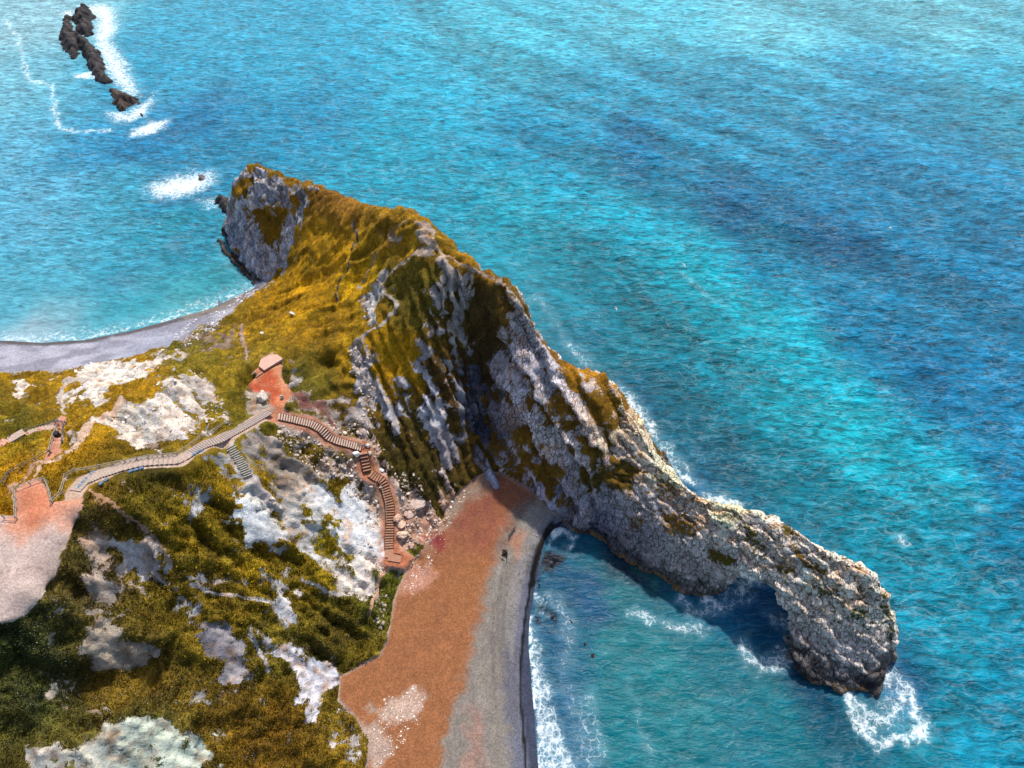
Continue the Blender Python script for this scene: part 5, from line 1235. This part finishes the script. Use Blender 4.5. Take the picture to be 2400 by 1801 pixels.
# ------------------------------------------------------------------ fences
def fence(px, label, group='post and rail fences along the cliff paths', spacing=2.0, ht=1.05, mat=M_pale, rails=(1.0, .55), zlift=0):
    pts_ = []
    for a in px:
        q = np.array(W3(a[0], a[1], 30)); 
        # the given measurements are along the top rail
        A0 = np.array(W3(a[0], a[1], 60)); B0 = np.array(W3(a[0], a[1], 0)); t = np.linspace(0, 1, 1500); P_ = A0+(B0-A0)*t[:, None]
        h = heightA(P_[:, 0], P_[:, 1])+ht; k = np.argmax(P_[:, 2] < h); pts_.append(P_[k])
    pts_ = np.array(pts_); pts_[:, 2] -= ht
    posts = [pts_[0]]
    for i in range(len(pts_)-1):
        n_ = max(1, int(round(np.linalg.norm(pts_[i+1]-pts_[i])/spacing)))
        for k in range(1, n_+1):
            q = pts_[i]+(pts_[i+1]-pts_[i])*k/n_; posts.append(q)
    posts = np.array(posts)
    for i in range(len(posts)): posts[i, 2] = height(posts[i, 0], posts[i, 1])*.5+posts[i, 2]*.5
    e = empty('rail_fence', tuple(posts[0]), label, 'fence', group)
    for q in posts:
        m = MB(); m.bar(q-[0,0,.4], q+[0,0,ht+.08], .12, .12); m.build('post', mat, e)
    for r in rails:
        for i in range(len(posts)-1):
            m = MB(); m.bar(posts[i]+[0,0,r], posts[i+1]+[0,0,r], .055, .11); m.build('rail', mat, e)
    return e
fence([(2,1208),(33,1210),(30,1142),(100,1118)], 'cream three sided rail fence around the corner of the pink terrace')
fence([(103,1122),(117,1172),(138,1152)], 'short rail fence closing the gap between terrace and steps')
fence([(140,1148),(150,1112),(170,1100),(230,1090),(290,1078),(345,1067),(412,1061),(446,1038),(470,1020),(500,1006),(532,986)], 'long grey rail fence curving above the stepped path')
fence([(20,1022),(60,1006),(100,994),(125,985),(150,987)], 'dark rail fence above the small boardwalk', mat=M_grey)
fence([(150,988),(146,1010),(142,1032)], 'short rail fence on the right of the zigzag path', mat=M_grey)
fence([(131,998),(120,1024),(114,1054)], 'rail fence between the two legs of the zigzag path', mat=M_pale)
fence([(112,1056),(80,1075),(45,1092),(18,1108),(4,1130)], 'low dark rail fence dropping to the left edge below the zigzag', mat=M_grey, ht=.8)
fence([(840,1040),(866,1044)], 'short grey rail at the corner of the stair landing', mat=M_grey, spacing=1.5)
fence([(894,1140),(904,1178),(905,1222)], 'thin pale handrail left of the lower stairs', spacing=2.4, ht=.95, rails=(.95,))
# stone on fence path: bin like dark box
p = onland(138,1023); m = MB(); m.box(p+[0,0,.5], (.35,0,0), (0,.35,0), (0,0,.55)); m.box(p+[0,0,1.08], (.4,0,0), (0,.4,0), (0,0,.05))
tag(m.build('litter_bin', M_dark, None, .03), 'black square bin beside the zigzag path fence', 'bin')

# ------------------------------------------------------------------ weed clump on the shingle, gulls, buoy
p = onland(1180,1300); m = MB()
rr = random.Random(3)
for i in range(26):
    c = p+np.array([rr.gauss(0, .32), rr.gauss(0, .5), .08]); an = rr.uniform(0, 3.14); l_ = rr.uniform(.2, .55)
    m.box(c, (math.cos(an)*l_, math.sin(an)*l_, rr.uniform(-.1, .2)), (-math.sin(an)*.05, math.cos(an)*.05, 0), (0, 0, .04))
tag(m.build('seaweed_clump', M_weed), 'black tangle of washed up weed where sand meets grey shingle', 'seaweed')
def gull(px, py, z, heading, label, span=1.3, seed=0):
    c = np.array(W3(px, py, z)); rows = []
    # one continuous skin: body rings along the axis, wings as swept surfaces joined at the shoulder rings
    sec = [(-.34, .01, .012), (-.30, .05, .012), (-.18, .045, .04), (-.05, .075, .07), (.08, .08, .075), (.18, .05, .055), (.23, .045, .05), (.28, .03, .032), (.33, .008, .008)]
    V_, F_ = [], []
    for x, ry, rz in sec:
        for k in range(10):
            a = 2*math.pi*k/10; V_.append((x, ry*math.cos(a), rz*math.sin(a)+(.02 if x > .15 else 0)))
    for i in range(len(sec)-1):
        for k in range(10): F_.append((i*10+k, i*10+(k+1) % 10, (i+1)*10+(k+1) % 10, (i+1)*10+k))
    for sg in (-1, 1):
        st = [(.03, .12, -.08, .01), (.18, .13, -.03, .07), (.34, .10, -.03, .10), (.5, .02, -.09, .07), (.62, -.10, -.15, .03), (.66, -.16, -.165, .02)]
        o0 = len(V_)
        for y, xf, xb, zz_ in st:
            y = y*span/1.3
            V_ += [(xf, sg*y, zz_), ((xf+xb)/2, sg*y, zz_+.018), (xb, sg*y, zz_), ((xf+xb)/2, sg*y, zz_-.006)]
        for i in range(len(st)-1):
            for k in range(4): F_.append((o0+i*4+k, o0+i*4+(k+1) % 4, o0+(i+1)*4+(k+1) % 4, o0+(i+1)*4+k))
    ca, sa = math.cos(heading), math.sin(heading)
    me = bpy.data.meshes.new('seagull'); me.from_pydata([(x*ca-y*sa, x*sa+y*ca, zq) for x, y, zq in V_], [], F_); me.update()
    for pf in me.polygons: pf.use_smooth = True
    me.materials.append(M_bird)
    o = bpy.data.objects.new('seagull', me); COL.objects.link(o); o.location = c
    return tag(o, label, 'seagull', 'gulls flying over the open sea')
gull(1603, 622, 38, .35, 'larger white gull with bent wings over the open turquoise water', 1.5)
gull(1444, 724, 34, .2, 'smaller white gull nearer the rocky headland', 1.25)
c = np.array(W3(2085, 538, 0)); e = empty('buoy', tuple(c), 'small round white mooring buoy far out on the sea', 'buoy')
import bmesh
for nm, r, zz_, mt in (('float', .42, .32, M_buoy), ('base', .46, .0, M_buoyd)):
    bm = bmesh.new(); bmesh.ops.create_uvsphere(bm, u_segments=16, v_segments=10, radius=r)
    for v in bm.verts: v.co.z = v.co.z*(1 if nm == 'float' else .5)+zz_
    me = bpy.data.meshes.new(nm); bm.to_mesh(me); bm.free(); me.materials.append(mt)
    o = bpy.data.objects.new(nm, me); COL.objects.link(o); o.parent = e

# ------------------------------------------------------------------ grass tussocks and shrubs (stuff)
def tuft_material():
    m, nt, b = new_mat('leaf'); g = NT(nt)
    c = g.n('ShaderNodeAttribute', attribute_name='leafcol').outputs['Color']
    g.l(c, b.inputs['Base Color']); b.inputs['Roughness'].default_value = .9; b.inputs['Specular IOR Level'].default_value = .1
    tr = g.n('ShaderNodeBsdfTranslucent'); g.l(c, tr.inputs['Color'])
    mx = g.n('ShaderNodeMixShader'); mx.inputs[0].default_value = .3
    g.l(b.outputs[0], mx.inputs[1]); g.l(tr.outputs[0], mx.inputs[2]); g.l(mx.outputs[0], nt.nodes['Material Output'].inputs[0])
    return m
LEAF = tuft_material()
def blades(name, cxyz, nrm, col, size, nb, label, cat):
    N = len(cxyz); 
    base = np.repeat(cxyz, nb, 0); nr = np.repeat(nrm, nb, 0); cl = np.repeat(col, nb, 0); sz = np.repeat(size, nb)
    M_ = len(base)
    base = base+rng.normal(size=(M_, 3))*np.array([.22, .22, .05])*sz[:, None]*1.2
    dr = nr*.5+np.array([0, 0, .45])+rng.normal(size=(M_, 3))*.45; dr /= np.linalg.norm(dr, axis=1, keepdims=True)
    sd_ = np.cross(dr, rng.normal(size=(M_, 3))); sd_ /= np.linalg.norm(sd_, axis=1, keepdims=True)+1e-9
    hgt = sz*rng.uniform(.6, 1.3, M_); wd = sz*rng.uniform(.16, .34, M_)
    a = base-sd_*wd[:, None]*.5; b = base+sd_*wd[:, None]*.5; c_ = base+dr*hgt[:, None]*.6+sd_*wd[:, None]*.45; t_ = base+dr*hgt[:, None]
    d_ = base+dr*hgt[:, None]*.6-sd_*wd[:, None]*.45
    Vt = np.stack([a, b, c_, t_, d_], 1).reshape(-1, 3)
    i0 = np.arange(M_)*5
    Ft = np.concatenate([np.stack([i0, i0+1, i0+2, i0+4], 1)]); Fq = Ft
    cc = np.repeat(cl*rng.uniform(.6, 1.45, (M_, 1)), 5, 0)
    o = np_mesh(name, Vt, Fq, LEAF, dict(leafcol=('FLOAT_COLOR', np.clip(cc, 0, .9))), smooth=False)
    return tag(o, label, cat, kind='stuff')
cand = np.flatnonzero((cover.reshape(-1) > .45) & (sand.reshape(-1) < .2) & (pathm.reshape(-1) < .2) & (GZ.reshape(-1) > 2.5) & (calm.reshape(-1) > .6))
pxf, pyf = PX.reshape(-1)[cand], PY.reshape(-1)[cand]
infr = (pxf > -150) & (pxf < 1600) & (pyf < 1950)
cand = cand[infr]
wgt = (nl.reshape(-1)[cand])*(.6+.6*dark.reshape(-1)[cand]); wgt /= wgt.sum()
pick = rng.choice(cand, 150000, p=wgt)
nv = np.stack([NXn, NYn, NZn], -1).reshape(-1, 3)
base = V[pick]+rng.uniform(-.2, .2, (len(pick), 3))*[1, 1, 0]
szz = .26+.30*dark.reshape(-1)[pick]*rng.uniform(.2, 1.2, len(pick))
colr = vegc.reshape(-1, 3)[pick]*1.05
gsh = sstep(.45, .62, fbm(base[:, 0]*.4, base[:, 1]*.4, 0, 3, 333))[:, None]
colr = colr*(1-gsh*.5)+colr*np.array([.75, .95, 1.1])*gsh*.5
o = blades('grass', base, nv[pick], colr, szz, 2, 'golden green tussocky grass and low scrub over the slopes', 'grass')
# white flower heads in the scrub
fl = rng.choice(cand, 60000, p=wgt); keepf = (vnoise(V[fl][:, 0]*.25, V[fl][:, 1]*.25, 0, 444) > .62) & (rng.random(len(fl)) < .12+.5*(PY.reshape(-1)[fl] > 1300)) & (PY.reshape(-1)[fl] > 700)
fl = fl[keepf][:6000]
blades('white_flowers', V[fl]+nv[fl]*.35, nv[fl], np.tile(lin((226,226,216)), (len(fl), 1)), np.full(len(fl), .16), 1, 'tiny white flower heads scattered through the dark scrub', 'flowers')

# ------------------------------------------------------------------ loose stones (stuff)
def stones(name, maskpoly, nst, smin, smax, rgb, label, cond=None, seed=5):
    r_ = np.random.default_rng(seed)
    m = np.zeros(GX.shape)
    for pp in maskpoly: m = np.maximum(m, inP(pp, 6))
    c = np.flatnonzero((m.reshape(-1) > .5) & (calm.reshape(-1)+sand.reshape(-1) > .4))
    pk = r_.choice(c, nst)
    import bmesh
    bm = bmesh.new(); bmesh.ops.create_icosphere(bm, subdivisions=1, radius=1)
    co = np.array([v.co[:] for v in bm.verts]); Fm = np.array([[v.index for v in f.verts] for f in bm.faces]); bm.free()
    K = len(co)
    s = smin+(smax-smin)*r_.random(nst)**2.5
    A3 = r_.normal(size=(nst, 3, 3)); U_, _, Vh = np.linalg.svd(A3); Rm = U_@Vh
    cc = co[None]*(1+r_.uniform(-.22, .22, (nst, K, 1)))*np.array([1.25, .95, .65])
    cc = np.einsum('nij,nkj->nki', Rm, cc)*s[:, None, None]*np.array([1, 1, .8])
    pos = V[pk]+r_.uniform(-.2, .2, (nst, 3))*[1, 1, 0]
    cc = cc+pos[:, None]
    Ff = (Fm[None]+np.arange(nst)[:, None, None]*K).reshape(-1, 3)
    colv = np.repeat(lin(rgb)[None]*r_.uniform(.6, 1.35, (nst, 1)), K, 0)
    nV = nst*K
    o = np_mesh(name, cc.reshape(-1, 3), Ff, LAND, dict(rockcol=('FLOAT_COLOR', np.clip(colv, 0, .9)), vegcol=('FLOAT_COLOR', colv*.5), cover=('FLOAT', np.full(nV, -1.0)), sand=('FLOAT', np.full(nV, .8))), smooth=False)
    tag(o, label, 'stones', kind='stuff')
stones('scree', [bare[9][0], bare[8][0], [(560,1110),(640,1180),(690,1230),(660,1230),(600,1160)], [(840,1260),(900,1300),(910,1340),(850,1340)], [(870,1440),(910,1400),(920,1380),(880,1480)]], 1500, .08, .42, (188,172,160), 'broken grey and pink scree around the lower stairs')
stones('scree', [bare[1][0], bare[30][0], bare[29][0]], 900, .07, .28, (206,204,206), 'white scree in the chutes of the western slopes', seed=6)
stones('shingle', [[(430,770),(500,740),(600,685),(612,672),(560,700),(520,735),(480,765)], [(400,800),(440,770),(520,740),(500,765)]], 700, .1, .4, (196,192,196), 'pale shingle and cobbles at the back of the cove beach', seed=8)
stones('shingle', [[(1030,1240),(1060,1180),(1120,1130),(1080,1200),(1040,1280)], [(940,1360),(1000,1300),(1040,1280),(960,1400)], [(870,1640),(1000,1620),(990,1700),(880,1800)]], 500, .06, .2, (216,200,186), 'pale pebbles strewn over the red sand', seed=9)
print('control points', n, 'grid', NX, NY, 'tufts', len(pick))
